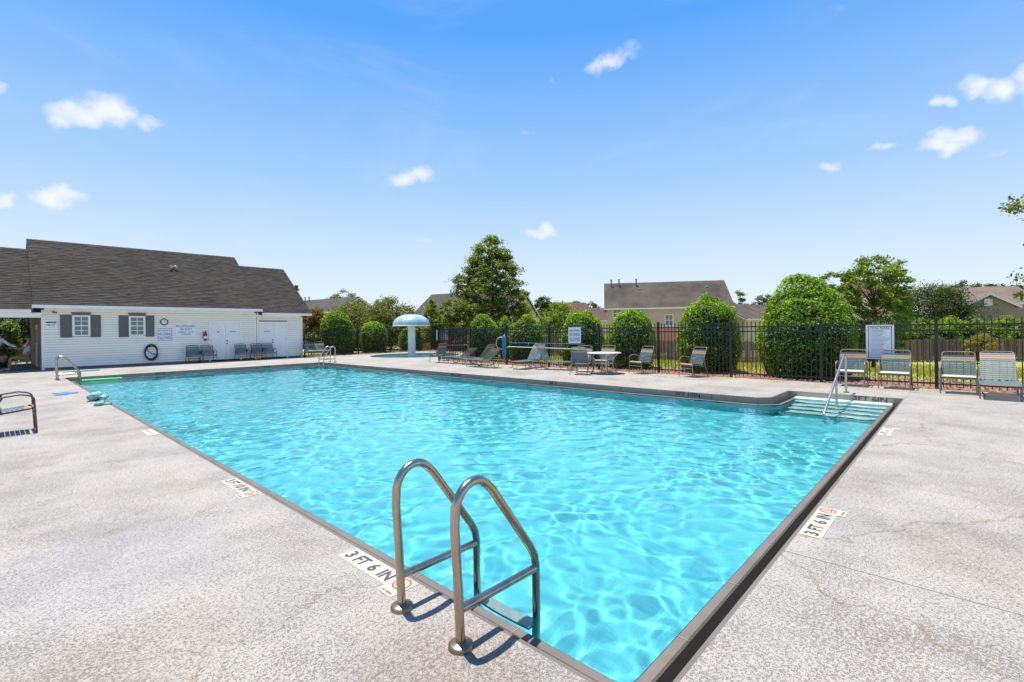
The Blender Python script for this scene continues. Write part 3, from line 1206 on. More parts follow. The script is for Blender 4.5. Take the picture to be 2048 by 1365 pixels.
# ---------------------------------------------------------------- things on the front wall
def wall_sign(name, label, px0, px1, py0, py1, border, rows, back=SIGNW, y=BY - .012):
    x0, z1 = WX(px0, py0, y)
    x1, z0 = WX(px1, py1, y)
    t = thing(name, label, 'sign', ((x0 + x1) / 2, y, z0))
    w, h = x1 - x0, z1 - z0
    MB().bb(-w / 2, w / 2, -.006, .004, 0, h).build('panel', back, t)
    if border:
        b = .03
        q = MB()
        q.bb(-w / 2 + .01, w / 2 - .01, -.0075, -.006, .01, .01 + b * .7).bb(-w / 2 + .01, w / 2 - .01, -.0075, -.006, h - .01 - b * .7, h - .01)
        q.bb(-w / 2 + .01, -w / 2 + .01 + b * .7, -.0074, -.006, .03, h - .03).bb(w / 2 - .01 - b * .7, w / 2 - .01, -.0074, -.006, .03, h - .03)
        q.build('border', border, t)
    for s, u0, u1, v0, v1, mt in rows:
        if s is None:
            MB().bb(-w / 2 + u0 * w, -w / 2 + u1 * w, -.0085, -.006, v0 * h, v1 * h).build('print', mt, t)
        else:
            put_text(t, s, (-w / 2 + u0 * w, -.0065, v0 * h), (1, 0, 0), (0, 0, 1), (u1 - u0) * w, (v1 - v0) * h, mt)
    return t


wall_sign('warning_sign', 'square white wall sign reading shallow water no diving allowed beside the clock', 315, 344.5, 657, 681.5, NAVY,
          [('SHALLOW WATER', .08, .92, .74, .86, NAVY), ('NO DIVING', .09, .91, .42, .65, NAVY), ('ALLOWED', .10, .90, .12, .35, NAVY)])
wall_sign('lifeguard_sign', 'wide white wall sign reading no lifeguard on duty by the fire extinguisher', 350.5, 392.5, 648, 672, None,
          [('NO LIFEGUARD', .04, .96, .72, .91, NAVY), ('ON DUTY', .22, .80, .46, .66, NAVY),
           ('SWIM AT YOUR', .13, .88, .25, .38, NAVY), ('OWN RISK', .25, .75, .07, .20, NAVY)])
wall_sign('notice_sign', 'small white notice sign with blue header at the white corner by the porch', 91.5, 113, 643.5, 655, None,
          [(None, .02, .98, .72, .98, NAVY), ('NOTICE', .28, .74, .77, .93, SIGNW), (None, .06, .42, .34, .48, NAVY), (None, .3, .46, .24, .34, NAVY),
           (None, .52, .92, .50, .55, SHUT), (None, .52, .92, .36, .41, SHUT), (None, .52, .84, .22, .27, SHUT)])
cx_, cz_ = WX(328, 644.3)
ck = thing('wall_clock', 'round grey rimmed clock on the white siding above the signs', 'clock', (cx_, BY - .01, cz_))
ro_ = Matrix.Rotation(PI / 2, 3, 'X')
q = MB().tube([(.15 * math.cos(a), -.02, .15 * math.sin(a)) for a in np.linspace(0, 2 * PI, 25)[:-1]], .03, 8, closed=True)
q.build('rim', SHUT, ck, smooth=True)
MB().add([(.15 * math.cos(a), -.015, .15 * math.sin(a)) for a in np.linspace(0, 2 * PI, 25)[:-1]], [tuple(range(24))[::-1]]).build('dial', SIGNW, ck)
MB().bb(-.006, .006, -.022, -.018, 0, .09).bb(0, .07, -.0235, -.019, -.006, .006).build('hands', INK, ck)
# fire extinguisher
ex_, ez_ = WX(410, 682)
fe = thing('fire_extinguisher', 'red fire extinguisher with white label hanging beside the white double door', 'extinguisher', (ex_, BY - .10, ez_))
REDP = M('red_paint', (.36, .015, .02), None, rough=.3)
MB().lathe([(.001, 0), (.075, 0), (.08, .03), (.08, .36), (.055, .42), (.025, .45), (.025, .47), (.001, .47)], (0, 0, 0), 16).build('cylinder', REDP, fe, smooth=True)
MB().lathe([(.081, .12), (.0815, .125), (.0815, .24), (.081, .245)], (0, 0, 0), 16).build('label_band', SIGNW, fe)
MB().box((0, -.01, .49), (.03, .09, .05)).box((.0, -.05, .53), (.02, .12, .02)).build('valve', INK, fe)
MB().tube(bend([(0, 0, .48), (-.11, 0, .47), (-.11, 0, .12)], .05), .013, 6).build('hose', INK, fe, smooth=True)
MB().box((0, .085, .25), (.05, .03, .3)).build('bracket', SHUT, fe)
# hose coil
hx_, hz_ = WX(301.5, 704)
ho = thing('garden_hose', 'dark green garden hose coiled on a hook on the white wall', 'hose', (hx_, BY - .05, hz_))
HOSE = M('hose_rubber', (.012, .05, .045), (.02, .075, .06), 9, .45)
pts = []
for i in range(7 * 28):
    a = 2 * PI * i / 28
    rr = 1 + .05 * math.sin(i * .37) + .03 * math.sin(i * .11)
    k_ = i / 28
    sc_ = 1 - .05 * (int(k_) % 3)
    pts.append((.275 * rr * sc_ * math.cos(a), -.015 - .03 * (int(k_) // 3), .37 * rr * sc_ * math.sin(a) - .006 * k_))
MB().tube(pts, .021, 6).build('coil', HOSE, ho, smooth=True)
MB().tube(bend([(.1, -.06, -.12), (.02, -.07, -.08), (-.12, -.07, .02), (-.17, -.06, .12)], .1), .017, 6).build('loose_end', HOSE, ho, smooth=True)
MB().tube([(.10, -.06, -.12), (.15, -.06, -.15)], .03, 8).build('nozzle', INK, ho, smooth=True)
MB().bb(-.05, .05, -.12, .04, .30, .34).build('hook', SHUT, ho)


# ================================================================== FENCES
def fence(label, p0, p1, posts, spacing=.122, name='iron_fence', gate=None, skip_first=False, zb=0.0):
    p0, p1 = np.array(p0, float), np.array(p1, float)
    Lg = np.linalg.norm(p1 - p0)
    u = (p1 - p0) / Lg
    t = thing(name, label, 'fence', (*p0, zb), math.atan2(u[1], u[0]), 'black iron fences')
    PM, CM = MB(), MB()
    PM.bb(-.035, .035, -.035, .035, -.05, 1.74)
    CM.add([(-.045, -.045, 1.742), (.045, -.045, 1.742), (.045, .045, 1.742), (-.045, .045, 1.742), (-.035, -.035, 1.765), (.035, -.035, 1.765), (.035, .035, 1.765), (-.035, .035, 1.765)],
           [(4, 5, 6, 7), (0, 1, 5, 4), (1, 2, 6, 5), (2, 3, 7, 6), (3, 0, 4, 7), (3, 2, 1, 0)])
    pme = cme = None
    for i, d in enumerate(posts):
        if skip_first and i == 0:
            continue
        if pme is None:
            o = PM.build('post', FENCE, t)
            pme = o.data
            c = CM.build('post_cap', FENCE, o)
            cme = c.data
        else:
            o = link('post', pme, t)
            link('post_cap', cme, o)
        o.location = (d, 0, 0)
    for z in (1.57, 1.43, .12):
        for a, b in zip(posts[:-1], posts[1:]):
            MB().bb(a + .036, b - .036, -.018, .018, z - .018, z + .018).build('rail', FENCE, t)
    PK = MB()
    w = .0095
    PK.bb(-w, w, -w, w, .04, 1.66)
    PK.add([(-.016, -.016, 1.66), (.016, -.016, 1.66), (.016, .016, 1.66), (-.016, .016, 1.66), (0, 0, 1.745), (0, 0, 1.64)],
           [(0, 1, 4), (1, 2, 4), (2, 3, 4), (3, 0, 4), (1, 0, 5), (2, 1, 5), (3, 2, 5), (0, 3, 5)])
    pk = None
    for a, b in zip(posts[:-1], posts[1:]):
        k = max(1, round((b - a) / spacing))
        for i in range(1, k):
            d = a + (b - a) * i / k
            if pk is None:
                o = PK.build('picket', FENCE, t)
                pk = o.data
            else:
                o = link('picket', pk, t)
            o.location = (d, 0, 0)
    return t


FX = 15.9
fence('black iron picket fence running behind the deck chairs and pool rules sign', (FX, -4.36), (FX, 20.04), [2.44 * i for i in range(11)])
fence('black iron picket fence behind the blue mushroom fountain', (13.32, 30.05), (21.97, 30.05), [0, 1.15, 3.65, 6.15, 8.65])
fence('short black iron fence beside the table with the red bag', (FX, 20.04), (22.0, 20.04), [0.0, 2.6, 4.35, 6.1], skip_first=True)
fence('far black iron fence between the wading pool and the young trees', (22.0, 20.04), (22.0, 30.05), [0, 2.5, 5.0, 7.5, 10.01], skip_first=True)
fence('black iron fence behind the covered porch', (-9.0, 39.2), (1.5, 39.2), [0, 2.6, 5.2, 7.8, 10.4])

# signs on the fence (face the pool, -X)
def fence_sign(name, label, px0, px1, py0, py1, border, rows, x=FX - .03):
    a = PX(px0, py0, x)
    b = PX(px1, py1, x)
    w, h = a[1] - b[1], a[2] - b[2]
    t = thing(name, label, 'sign', (x, (a[1] + b[1]) / 2, b[2]))
    MB().bb(-.004, .004, -w / 2, w / 2, 0, h).build('panel', SIGNW, t)
    for zz in (.03, h - .03):
        for yy in (-w / 2 + .03, w / 2 - .03):
            MB().tube([(-.004, yy, zz), (-.009, yy, zz)], .008, 6).build('screw', SHUT, t)
    if border:
        b_ = .016
        q = MB()
        m = .045
        q.bb(-.0055, -.004, -w / 2 + m, w / 2 - m, m * .8, m * .8 + b_).bb(-.0055, -.004, -w / 2 + m, w / 2 - m, h - m * .8 - b_, h - m * .8)
        q.bb(-.0054, -.004, -w / 2 + m, -w / 2 + m + b_, m, h - m).bb(-.0054, -.004, w / 2 - m - b_, w / 2 - m, m, h - m)
        q.build('border', border, t)
    for s, u0, u1, v0, v1, mt in rows:
        if s is None:
            MB().bb(-.0058, -.004, w / 2 - u1 * w, w / 2 - u0 * w, v0 * h, v1 * h).build('print', mt, t)
        else:
            put_text(t, s, (-.0045, w / 2 - u0 * w, v0 * h), (0, -1, 0), (0, 0, 1), (u1 - u0) * w, (v1 - v0) * h, mt)
    return t


rr_ = random.Random(4)
rules = [('POOL RULES', .17, .83, .885, .935, NAVY), (None, .06, .94, .865, .870, NAVY)]
PRINT = M('sign_print', (.22, .26, .34), None, rough=.5)
for i in range(21):
    v = .83 - i * .037
    rules.append((None, .13, .17, v, v + .010, PRINT))
    rules.append((None, .19, rr_.uniform(.55, .90), v, v + .012, PRINT))
fence_sign('pool_rules_sign', 'tall white pool rules sign with navy border on the iron fence', 1731.5, 1789, 650.5, 719.5, NAVY, rules)
fence_sign('warning_sign', 'small white sign reading shallow water no diving allowed on the iron fence', 1136.5, 1162, 655, 687, None,
           [('SHALLOW WATER', .10, .92, .72, .86, NAVY), ('NO DIVING', .10, .92, .43, .65, NAVY), ('ALLOWED', .10, .92, .13, .36, NAVY)])
# sign at the wading pool corner, faces the main pool across the fence
t = thing('wading_pool_sign', 'white and blue sign half behind the iron fence near the wading pool', 'sign', (16.18, 20.10, 1.06))
MB().bb(-.38, .38, -.004, .004, 0, .52).build('panel', SIGNW, t)
for i in range(5):
    MB().bb(-.30 + .03 * (i % 2), .05 + .05 * (i % 3), -.0055, -.004, .08 + .085 * i, .12 + .085 * i).build('print', NAVY, t)
    MB().bb(.12, .33, -.0055, -.004, .08 + .085 * i, .105 + .085 * i).build('print', PRINT, t)

# wooden privacy fence far beyond the lawn
pa, pb = FD(1060, 40.5), FD(2140, 36.5)
Lw = np.linalg.norm((pb - pa)[:2])
uw = (pb - pa) / Lw
wf = thing('wooden_fence', 'weathered brown board privacy fence beyond the lawn', 'fence', (pa[0], pa[1], 0), math.atan2(uw[1], uw[0]))
nb = 290
bm_ = None
for i in range(nb):
    d = (i + .5) * Lw / nb
    wx, wy = pa[0] + uw[0] * d, pa[1] + uw[1] * d
    gz = float(terrain_z(np.array(wx), np.array(wy)))
    hgt = 1.72
    if bm_ is None:
        w_ = Lw / nb * .43
        o = MB().add([(-w_, -.011, 0), (w_, -.011, 0), (w_, -.011, hgt - .04), (w_ * .6, -.011, hgt), (-w_ * .6, -.011, hgt), (-w_, -.011, hgt - .04),
                      (-w_, .011, 0), (w_, .011, 0), (w_, .011, hgt - .04), (w_ * .6, .011, hgt), (-w_ * .6, .011, hgt), (-w_, .011, hgt - .04)],
                     [(0, 1, 2, 3, 4, 5), (11, 10, 9, 8, 7, 6)] + [(i_, i_ + 6, (i_ + 1) % 6 + 6, (i_ + 1) % 6) for i_ in range(6)]).build('board', WOODG, wf)
        bm_ = o.data
    else:
        o = link('board', bm_, wf)
    o.location = (d, rc.uniform(-.006, .006) + (.035 if i % 2 else 0), gz + rc.uniform(-.03, .03) + .02)
    o.rotation_euler = (0, rc.uniform(-.012, .012), 0)
for z in (.35, 1.0, 1.5):
    for i in range(18):
        a, b = i * Lw / 18, (i + 1) * Lw / 18
        m_ = (a + b) / 2
        gz = float(terrain_z(np.array(pa[0] + uw[0] * m_), np.array(pa[1] + uw[1] * m_)))
        MB().bb(a, b, .05, .09, gz + z, gz + z + .08).build('rail', WOODG, wf)


# ================================================================== POOL FITTINGS
def ladder(label, loc, rz, steel=STEEL, n=12):
    """local frame: +x towards the water, rails at y = +-.257"""
    t = thing('pool_ladder', label, 'ladder', loc, rz, 'pool ladders')
    for s in (-1, 1):
        y = s * .257
        pth = bend([(0, y, -.0), (-.035, y, .62), (.06, y, .86), (.27, y, .86), (.30, y, .74), (.57, y, .31), (.60, y, .22), (.595, y, -.95), (.50, y, -1.02)], .11, 6)
        # smoother arch by hand
        arch = [(0, y, 0), (-.012, y, .3), (-.03, y, .60)]
        for k in range(1, 9):
            a = PI - k / 9 * (PI - .60)
            arch.append((.105 + .135 * math.cos(a), y, .66 + .155 * math.sin(a)))
        arch += [(.235, y, .735), (.54, y, .325), (.575, y, .265), (.588, y, .20), (.588, y, -.90)]
        o = MB().tube(arch, .0245, n).build('rail', steel, t, smooth=True)
        o.cycles.is_caustics_receiver = True
        MB().tube([(-.015, y, .19), (.588, y, .185)], .0225, n).build('brace', steel, t, smooth=True)
        MB().lathe([(.026, .034), (.031, .03), (.05, .026), (.060, .022), (.064, .015), (.065, .0), (.03, .0)], (0, y, 0), 20).build('flange', STEELB, t, smooth=True)
    for z in (-.20, -.47, -.74):
        o = MB().bb(.545, .635, -.235, .235, z - .012, z + .014).build('rung', RUNG, t)
        o.cycles.is_caustics_receiver = True
    return t


ladder('weathered steel pool ladder on the mottled deck beside the black 3 FT 6 IN tiles', (1.60, 2.128, 0), 0)
ladder('steel pool ladder on the deck corner in front of the white clapboard wall', (1.60, 23.52, 0), 0)
ladder('pale steel pool ladder at the pool corner in front of the round hedge bush', (11.93, 23.72, 0), PI, BRIGHT)

# handrail at the steps
hy = 2.06
a = PX(1692, 783, 13.72)
top = PY(1690, 711, hy)
lowp = PY(1648, 829, hy)
rl = thing('step_handrail', 'polished steel grab rail sloping from the deck into the pool steps', 'handrail', (13.72, hy, 0))
tz_ = float(top[2])
pth = bend([(0, 0, 0), (0, 0, tz_), (-.22, 0, tz_ + .01), (lowp[0] - 13.72, 0, -.16), (lowp[0] - 13.72 - .02, 0, -1.15)], .12, 6)
o = MB().tube(pth, .025, 12).build('rail', BRIGHT, rl, smooth=True)
o.cycles.is_caustics_receiver = True
fx_ = -.22 + (lowp[0] - 13.72 + .22) * .42
fz_ = tz_ + (-.16 - tz_) * .42
o = MB().tube([(fx_, 0, fz_), (fx_, 0, -.72)], .023, 10).build('support_post', BRIGHT, rl, smooth=True)
o.cycles.is_caustics_receiver = True
MB().lathe([(.026, .03), (.05, .022), (.06, .0), (.03, 0)], (0, 0, 0), 16).build('flange', STEELB, rl, smooth=True)


# depth markers: tiles set in the deck
def no_diving(parent, c, right, up, R):
    right, up = np.array(right, float), np.array(up, float)
    nn = np.cross(right, up)
    c = np.array(c, float)
    k = 28
    vs, fs = [], []
    for j in range(k):
        a = 2 * PI * j / k
        d = right * math.cos(a) + up * math.sin(a)
        vs += [c + d * R + nn * .0015, c + d * R * .82 + nn * .0015]
    for j in range(k):
        q = (j + 1) % k
        fs.append((2 * j, 2 * q, 2 * q + 1, 2 * j + 1))
    rg = MB().add(vs, fs)
    d, e = (right + up) / math.sqrt(2), (up - right) / math.sqrt(2)
    rg.add([c + e * R * .86 * s + d * R * .07 * w + nn * .0017 for s, w in ((-1, -1), (1, -1), (1, 1), (-1, 1))], [(0, 1, 2, 3)])
    rg.build('no_diving_ring', RED, parent)
    fg = MB()                                  # little diver: body, arms, head, water line
    def st(p, q, w):
        p, q = np.array(p) * R, np.array(q) * R
        dd = q - p
        dd = np.array((-dd[1], dd[0])) / np.linalg.norm(dd) * w * R
        fg.add([c + right * x + up * y + nn * .0012 for x, y in (p - dd, q - dd, q + dd, p + dd)], [(0, 1, 2, 3)])
    st((-.5, .45), (-.02, .05), .09)
    st((-.02, .05), (.30, -.22), .07)
    st((-.02, .08), (.34, -.05), .05)
    st((.02, -.02), (.14, -.10), .09)
    st((-.55, -.42), (.55, -.42), .05)
    fg.build('diver_figure', INK, parent)


def marker(label, corner, right, up, words, icon=True, worn=False, w=.60, h=.152):
    """corner: lower left of the tile row; letters read along right"""
    right, up = np.array(right, float), np.array(up, float)
    c = np.array((*corner, 0.0))
    t = thing('depth_marker', label, 'depth marker', c, 0, 'depth marker tiles in the deck')

    def tile(u0, u1, v0, v1, name='tile'):
        ps = [right * u + up * v for u, v in ((u0, v0), (u1, v0), (u1, v1), (u0, v1))]
        MB().add([(*p[:2], .0) for p in ps] + [(*p[:2], .004) for p in ps],
                 [(4, 5, 6, 7), (0, 1, 5, 4), (1, 2, 6, 5), (2, 3, 7, 6), (3, 0, 4, 7)]).build(name, TILE, t)
    k = 3 if not worn else 1
    for i in range(k):
        tile(w / k * i + (.001 if i else 0), w / k * (i + 1) - .001, 0, h)
    if icon:
        tile(w + .001, w + .155, -.055, h)
        no_diving(t, right * (w + .077) + up * (h * .52) + np.array((0, 0, .004)), right, up, .062)
        put_text(t, 'NO DIVING', right * (w + .03) + up * -.04 + np.array((0, 0, .004)), right, up, .10, .018, INK, lift=.001)
    for s, u0, u1 in words:
        if s is None:
            ps = [right * a + up * b for a, b in ((u0, .05), (u1, .05), (u1, .08), (u0, .08))]
            MB().add([(*p[:2], .006) for p in ps], [(0, 1, 2, 3)]).build('worn_print', INK, t)
        else:
            put_text(t, s, right * u0 + up * .028 + np.array((0, 0, .004)), right, up, u1 - u0, .098, INK, lift=.0015, bold=.028)
    return t


W36 = [('3', .035, .095), ('FT', .145, .265), ('6', .32, .385), ('IN', .445, .565)]
LX = 1.822 - .152
marker('white 3 FT 6 IN tile with no diving ring at a ladder foot', (LX, 3.28), (0, -1, 0), (1, 0, 0), W36)
marker('white 3 FT 10 IN tile with no diving ring at a joint', (LX, 5.86), (0, -1, 0), (1, 0, 0),
       [('3', .03, .085), ('FT', .125, .24), ('10', .28, .40), ('IN', .44, .56)])
marker('worn blank depth tile with speckled print on the deck between the towel and the joint', (LX, 9.95), (0, -1, 0), (1, 0, 0),
       [(None, .08, .12), (None, .2, .23), (None, .30, .34), (None, .42, .45)], False, True)
marker('worn blank depth tile on the deck right beside the teal slippers', (LX, 14.45), (0, -1, 0), (1, 0, 0),
       [(None, .1, .14), (None, .28, .31)], False, True)
marker('white 3 FT 6 IN tile reading along the dark gutter slot', (4.21, .948 - .152), (1, 0, 0), (0, 1, 0), W36)
marker('worn white depth tile beside the gutter slot towards the pool steps', (8.72, .948 - .152), (1, 0, 0), (0, 1, 0),
       [(None, .05, .10), ('FT', .18, .28), (None, .36, .42)], True, True)


def face_text(label, s, pt, right, w, h=.098):
    t = thing('depth_lettering', label, 'depth marker', pt, 0, 'depth lettering on the gutter face')
    put_text(t, s, (0, 0, 0), right, (0, 0, 1), w, h, INK, lift=.002, bold=.02)
    return t


xf = POOL[4][0] - .026
for label, s, px, w in (('black 3FT 10IN lettering on the grey gutter face', '3FT 10IN', 1350.5, .62),
                        ('small black 4FT lettering on the grey gutter face', '4FT', 1099, .30),
                        ('small black 4FT 6IN lettering on the grey gutter face', '4FT 6IN', 902, .60)):
    p = PX(px, 790, xf)
    face_text(label, s, (xf - .001, p[1], -.112), (0, -1, 0), w)
p = PX(1706, 800, 13.32 - .026)
face_text('black 3FT 6IN lettering on the face behind the white steps', '3FT 6IN', (13.32 - .027, p[1], -.108), (0, -1, 0), .62)
for label, px in (('black 5FT lettering on the gutter face below the lifeguard sign', 311), ('black 5FT lettering on the gutter face below the stacked door chairs', 527)):
    p = PY(px, 740, 24.35 - .026)
    face_text(label, '5FT', (p[0], 24.35 - .027, -.112), (1, 0, 0), .34)

# ================================================================== WADING POOL MUSHROOM
mp_ = FD(823, 30.0)
mu = thing('mushroom_fountain', 'pale blue mushroom shaped water fountain standing in the wading pool', 'fountain', (mp_[0], mp_[1], -.33))
MUSHB = M('mushroom_blue', (.33, .46, .48), (.17, .32, .41), 2.2, .4, stretch=(1, 1, .35))
MUSHP = M('mushroom_pale', (.70, .73, .66), (.64, .68, .62), 3, .45)
MB().lathe([(.24, 0), (.235, .1), (.225, 2.2)], (0, 0, 0), 24).build('column', MUSHP, mu, smooth=True)
prof = []
for k in range(13):
    a = k / 12 * PI / 2
    prof.append((1.13 * math.cos(a) ** .8 if k < 12 else .001, 2.24 + .66 * math.sin(a)))
MB().lathe(prof, (0, 0, 0), 40).build('cap', MUSHB, mu, smooth=True)
MB().lathe([(1.13, 2.24), (1.145, 2.22), (1.13, 2.18), (1.05, 2.19), (.3, 2.22), (.2, 2.2)], (0, 0, 0), 40).build('cap_rim', MUSHP, mu, smooth=True)


# ================================================================== FURNITURE
def strap_along(pts0, w, th, mat, name, parent, sag=.0):
    """one vinyl strap across the frame: a thin flat band, slightly sagging; pts0 = (center, along-frame unit)"""
    c, al, nr = (np.array(q, float) for q in pts0)
    hw = w
    vs, fs = [], []
    xs = [-1, -.5, 0, .5, 1]
    for x in xs:
        s = -sag * (1 - x * x)
        for e, d in ((-1, 0), (1, 0), (1, -1), (-1, -1)):
            vs.append(c + np.array((x * hw, 0, 0)) + al * e * th / 2 + nr * (s + d * .004))
    for i in range(4):
        for j in range(4):
            fs.append((i * 4 + j, (i + 1) * 4 + j, (i + 1) * 4 + (j + 1) % 4, i * 4 + (j + 1) % 4))
    fs += [(0, 1, 2, 3), (16, 19, 18, 17)]
    return MB().add(vs, fs).build(name, mat, parent)


def strap_chair(label, loc, rz, acc=(STRAPT, STRAPC), frame=FRAME, top=STRAPD):
    """local frame: front is -y"""
    t = thing('strap_chair', label, 'chair', loc, rz, 'strap chairs round the pool')
    W = .285
    for s in (-1, 1):
        x = s * (W + .02)
        MB().tube(bend([(x, -.29, 0), (x, -.26, .60), (x, -.10, .64), (x, .20, .60), (x, .22, .40)], .09, 4), .0135, 7).build('armrest', frame, t, smooth=True)
        MB().tube(bend([(x, .36, 0), (x, .20, .42), (x, .10, .60)], .08, 3), .0135, 7).build('leg', frame, t, smooth=True)
    bk = bend([(-W, .10, .34), (-W, .34, .93), (W, .34, .93), (W, .10, .34)], .085, 5)
    MB().tube(bk, .0135, 7).build('back_frame', frame, t, smooth=True)
    MB().tube(bend([(-W, .20, .34), (-W, -.25, .40), (W, -.25, .40), (W, .20, .34)], .05, 3), .0135, 7).build('seat_frame', frame, t, smooth=True)
    MB().tube([(-W - .02, -.275, .27), (W + .02, -.275, .27)], .011, 6).build('stretcher', frame, t, smooth=True)
    al = np.array((0, .24, .59))
    al /= np.linalg.norm(al)
    nr = np.array((0, -al[2], al[1]))
    Lb = .637
    mats = [STRAPB] * 7 + [acc[1], acc[0], top]
    dist = [.075, .125, .175, .225, .275, .325, .375, .43, .484, .534]
    for d, m_ in zip(dist, mats):
        c = np.array((0, .10, .34)) + al * d + nr * .012
        wd = .044 if m_ not in acc else .054
        strap_along((c, al, nr), W + .012, wd - .006, m_, 'strap', t)
    al2 = np.array((0, -.45, .06))
    al2 /= np.linalg.norm(al2)
    nr2 = np.array((0, .13, .99))
    strap_along(((0, -.262, .413), (0, .707, .707), (0, -.707, .707)), W + .012, .058, acc[0], 'strap', t)
    strap_along(((0, -.268, .362), (0, 0, 1), (0, -1, 0)), W + .012, .044, STRAPB, 'strap', t)
    for i in range(7):
        c = np.array((0, .16, .345)) + al2 * (.058 * i) + nr2 * .016
        strap_along((c, al2, nr2), W + .012, .05, acc[0] if i == 6 else STRAPB, 'strap', t, .008)
    return t


FACE_NX = -PI / 2           # a chair whose front looks towards -X
O2, T2 = (STRAPO, STRAPT), (STRAPT, STRAPC)
C2 = (STRAPC, STRAPC)
CH = [
    # label, x, y, rz, accents, frame
    ('strap chair with orange bands behind the sloping handrail', 15.36, 2.18, FACE_NX, O2, FRAME),
    ('strap chair with cream bands just under the pool rules sign', 15.34, 1.28, FACE_NX, C2, FRAME),
    ('strap chair with cream bands between the rules sign chair and the lounger', 15.08, .12, FACE_NX, C2, FRAME),
    ('strap chair with orange bands alone before the large domed bush', 15.30, 6.38, FACE_NX - .45, O2, FRAME),
    ('strap chair with yellow bands beside the fence post right of the white table', 15.38, 8.22, FACE_NX - .35, T2, FRAME),
    ('strap chair with yellow bands tucked behind the white round table', 15.45, 9.75, FACE_NX, T2, FRAME),
    ('strap chair turned away showing its back left of the white round table', 13.95, 9.72, PI / 2 + .25, (STRAPC, STRAPB), FRAME),
    ('strap chair half hidden behind the chair that is turned away', 14.75, 10.25, FACE_NX + .3, T2, FRAME),
    ('strap chair seen from the side near the wading pool', 14.85, 18.75, PI + .15, C2, FRAME),
    ('dark strap chair with tan band first of the pair left of the door', 7.28, 29.62, 0, T2, FRAMED),
    ('dark strap chair with cream band second of the pair left of the door', 7.93, 29.58, 0, C2, FRAMED),
    ('dark strap chair with cream band standing in front of the downspout door edge', 9.62, 29.66, 0, C2, FRAMED),
    ('dark strap chair with tan band next to the downspout of the wing', 10.45, 29.66, 0, O2, FRAMED),
    ('dark strap chair with cream band in front of the wing double door', 11.05, 29.64, 0, C2, FRAMED),
    ('strap chair with tan band close to the white corner of the wing', 13.48, 29.56, .05, C2, FRAME),
    ('strap chair with tan band by the fence post at the end bush', 14.12, 29.56, -.05, C2, FRAME),
    ('dark framed strap chair standing on the open deck away from all others', .215, 11.43, PI / 2, O2, FRAMED),
]
protos = {}
for lb, x, y, rz, acc, fr in CH:
    k = (acc, fr)
    if k not in protos:
        protos[k] = strap_chair(lb, (x, y, 0), rz, acc, fr)
    else:
        copy_tree(protos[k], (x, y, 0), rz, lb)


def lounger(label, loc, rz, ang, acc=(STRAPO, STRAPT), frame=FRAME, seatL=1.15):
    """local frame: feet towards -y, hinge of the back at y = 0"""
    t = thing('chaise_lounge', label, 'lounger', loc, rz, 'strap loungers on the far side of the pool')
    W, hz = .305, .31
    MB().tube(bend([(-W, .55, hz), (-W, -seatL, hz), (W, -seatL, hz), (W, .55, hz)], .08, 4), .0135, 7).build('seat_frame', frame, t, smooth=True)
    al = np.array((0, math.cos(ang), math.sin(ang)))
    nr = np.array((0, -math.sin(ang), math.cos(ang)))
    Lb = .80
    p0, p1 = np.array((0, 0, hz)), np.array((0, 0, hz)) + al * Lb
    MB().tube(bend([(-W + .03, *p0[1:]), (-W + .03, *p1[1:]), (W - .03, *p1[1:]), (W - .03, *p0[1:])], .08, 4), .0135, 7).build('back_frame', frame, t, smooth=True)
    for s in (-1, 1):
        x = s * (W + .005)
        for y0 in (-seatL + .08, .02):
            MB().tube(bend([(x, y0, hz), (x, y0 + .10, .015), (x, y0 + .34, .015), (x, y0 + .44, hz)], .05, 3), .012, 6).build('leg', frame, t, smooth=True)
        q = p0 + al * .5
        MB().tube([(s * (W - .05), *q[1:]), (s * (W - .05), .52, hz)], .009, 6).build('back_prop', frame, t)
    n = 13
    for i in range(n):
        d = .05 + i * (Lb - .12) / (n - 1)
        m_ = STRAPB
        if i == n - 2: m_ = acc[0]
        if i == n - 3: m_ = acc[1]
        strap_along((p0 + al * d + nr * .014, al, nr), W - .018, .043, m_, 'strap', t)
    n = 20
    for i in range(n):
        strap_along((np.array((0, -.04 - i * (seatL - .08) / (n - 1), hz + .014)), (0, 1, 0), (0, 0, 1)), W + .012, .047, STRAPB, 'strap', t, .01)
    return t


lounger('strap lounger with upright back and orange band at the end of the chair row', (15.22, -.53, 0), FACE_NX, .90, O2)
lounger('strap lounger first in the row of three beside the table with the red bag', (15.0, 17.1, 0), PI + .05, .55, O2)
lounger('strap lounger with steeply raised back second in the row of three', (15.0, 15.75, 0), PI + .08, .85, T2)
lounger('strap lounger with low raised back third in the row of three', (14.15, 14.65, 0), PI - .05, .66, O2)
lounger('strap lounger facing the pool with reddish bands before the blue rescue pole', (15.15, 12.95, 0), FACE_NX + .12, .90, O2)
lounger('strap lounger with its back turned aside left of the white round table', (14.85, 11.95, 0), .2, 1.05, T2)

# round white table
tb = thing('patio_table', 'round white patio table with curved legs by the iron fence', 'table', (14.62, 9.25, 0))
MB().lathe([(.001, .735), (.57, .735), (.60, .728), (.605, .715), (.59, .70), (.001, .70)], (0, 0, 0), 36).build('table_top', WPLAST, tb, smooth=True)
for k in range(4):
    a = PI / 4 + k * PI / 2
    c, s = math.cos(a), math.sin(a)
    MB().tube(bend([(c * .50, s * .50, .70), (c * .34, s * .34, .55), (c * .30, s * .30, .25), (c * .46, s * .46, 0)], .3, 6), .018, 7).build('leg', WPLAST, tb, smooth=True)
MB().tube([(.315 * math.cos(a), .315 * math.sin(a), .36) for a in np.linspace(0, 2 * PI, 25)[:-1]], .013, 6, closed=True).build('leg_ring', WPLAST, tb, smooth=True)

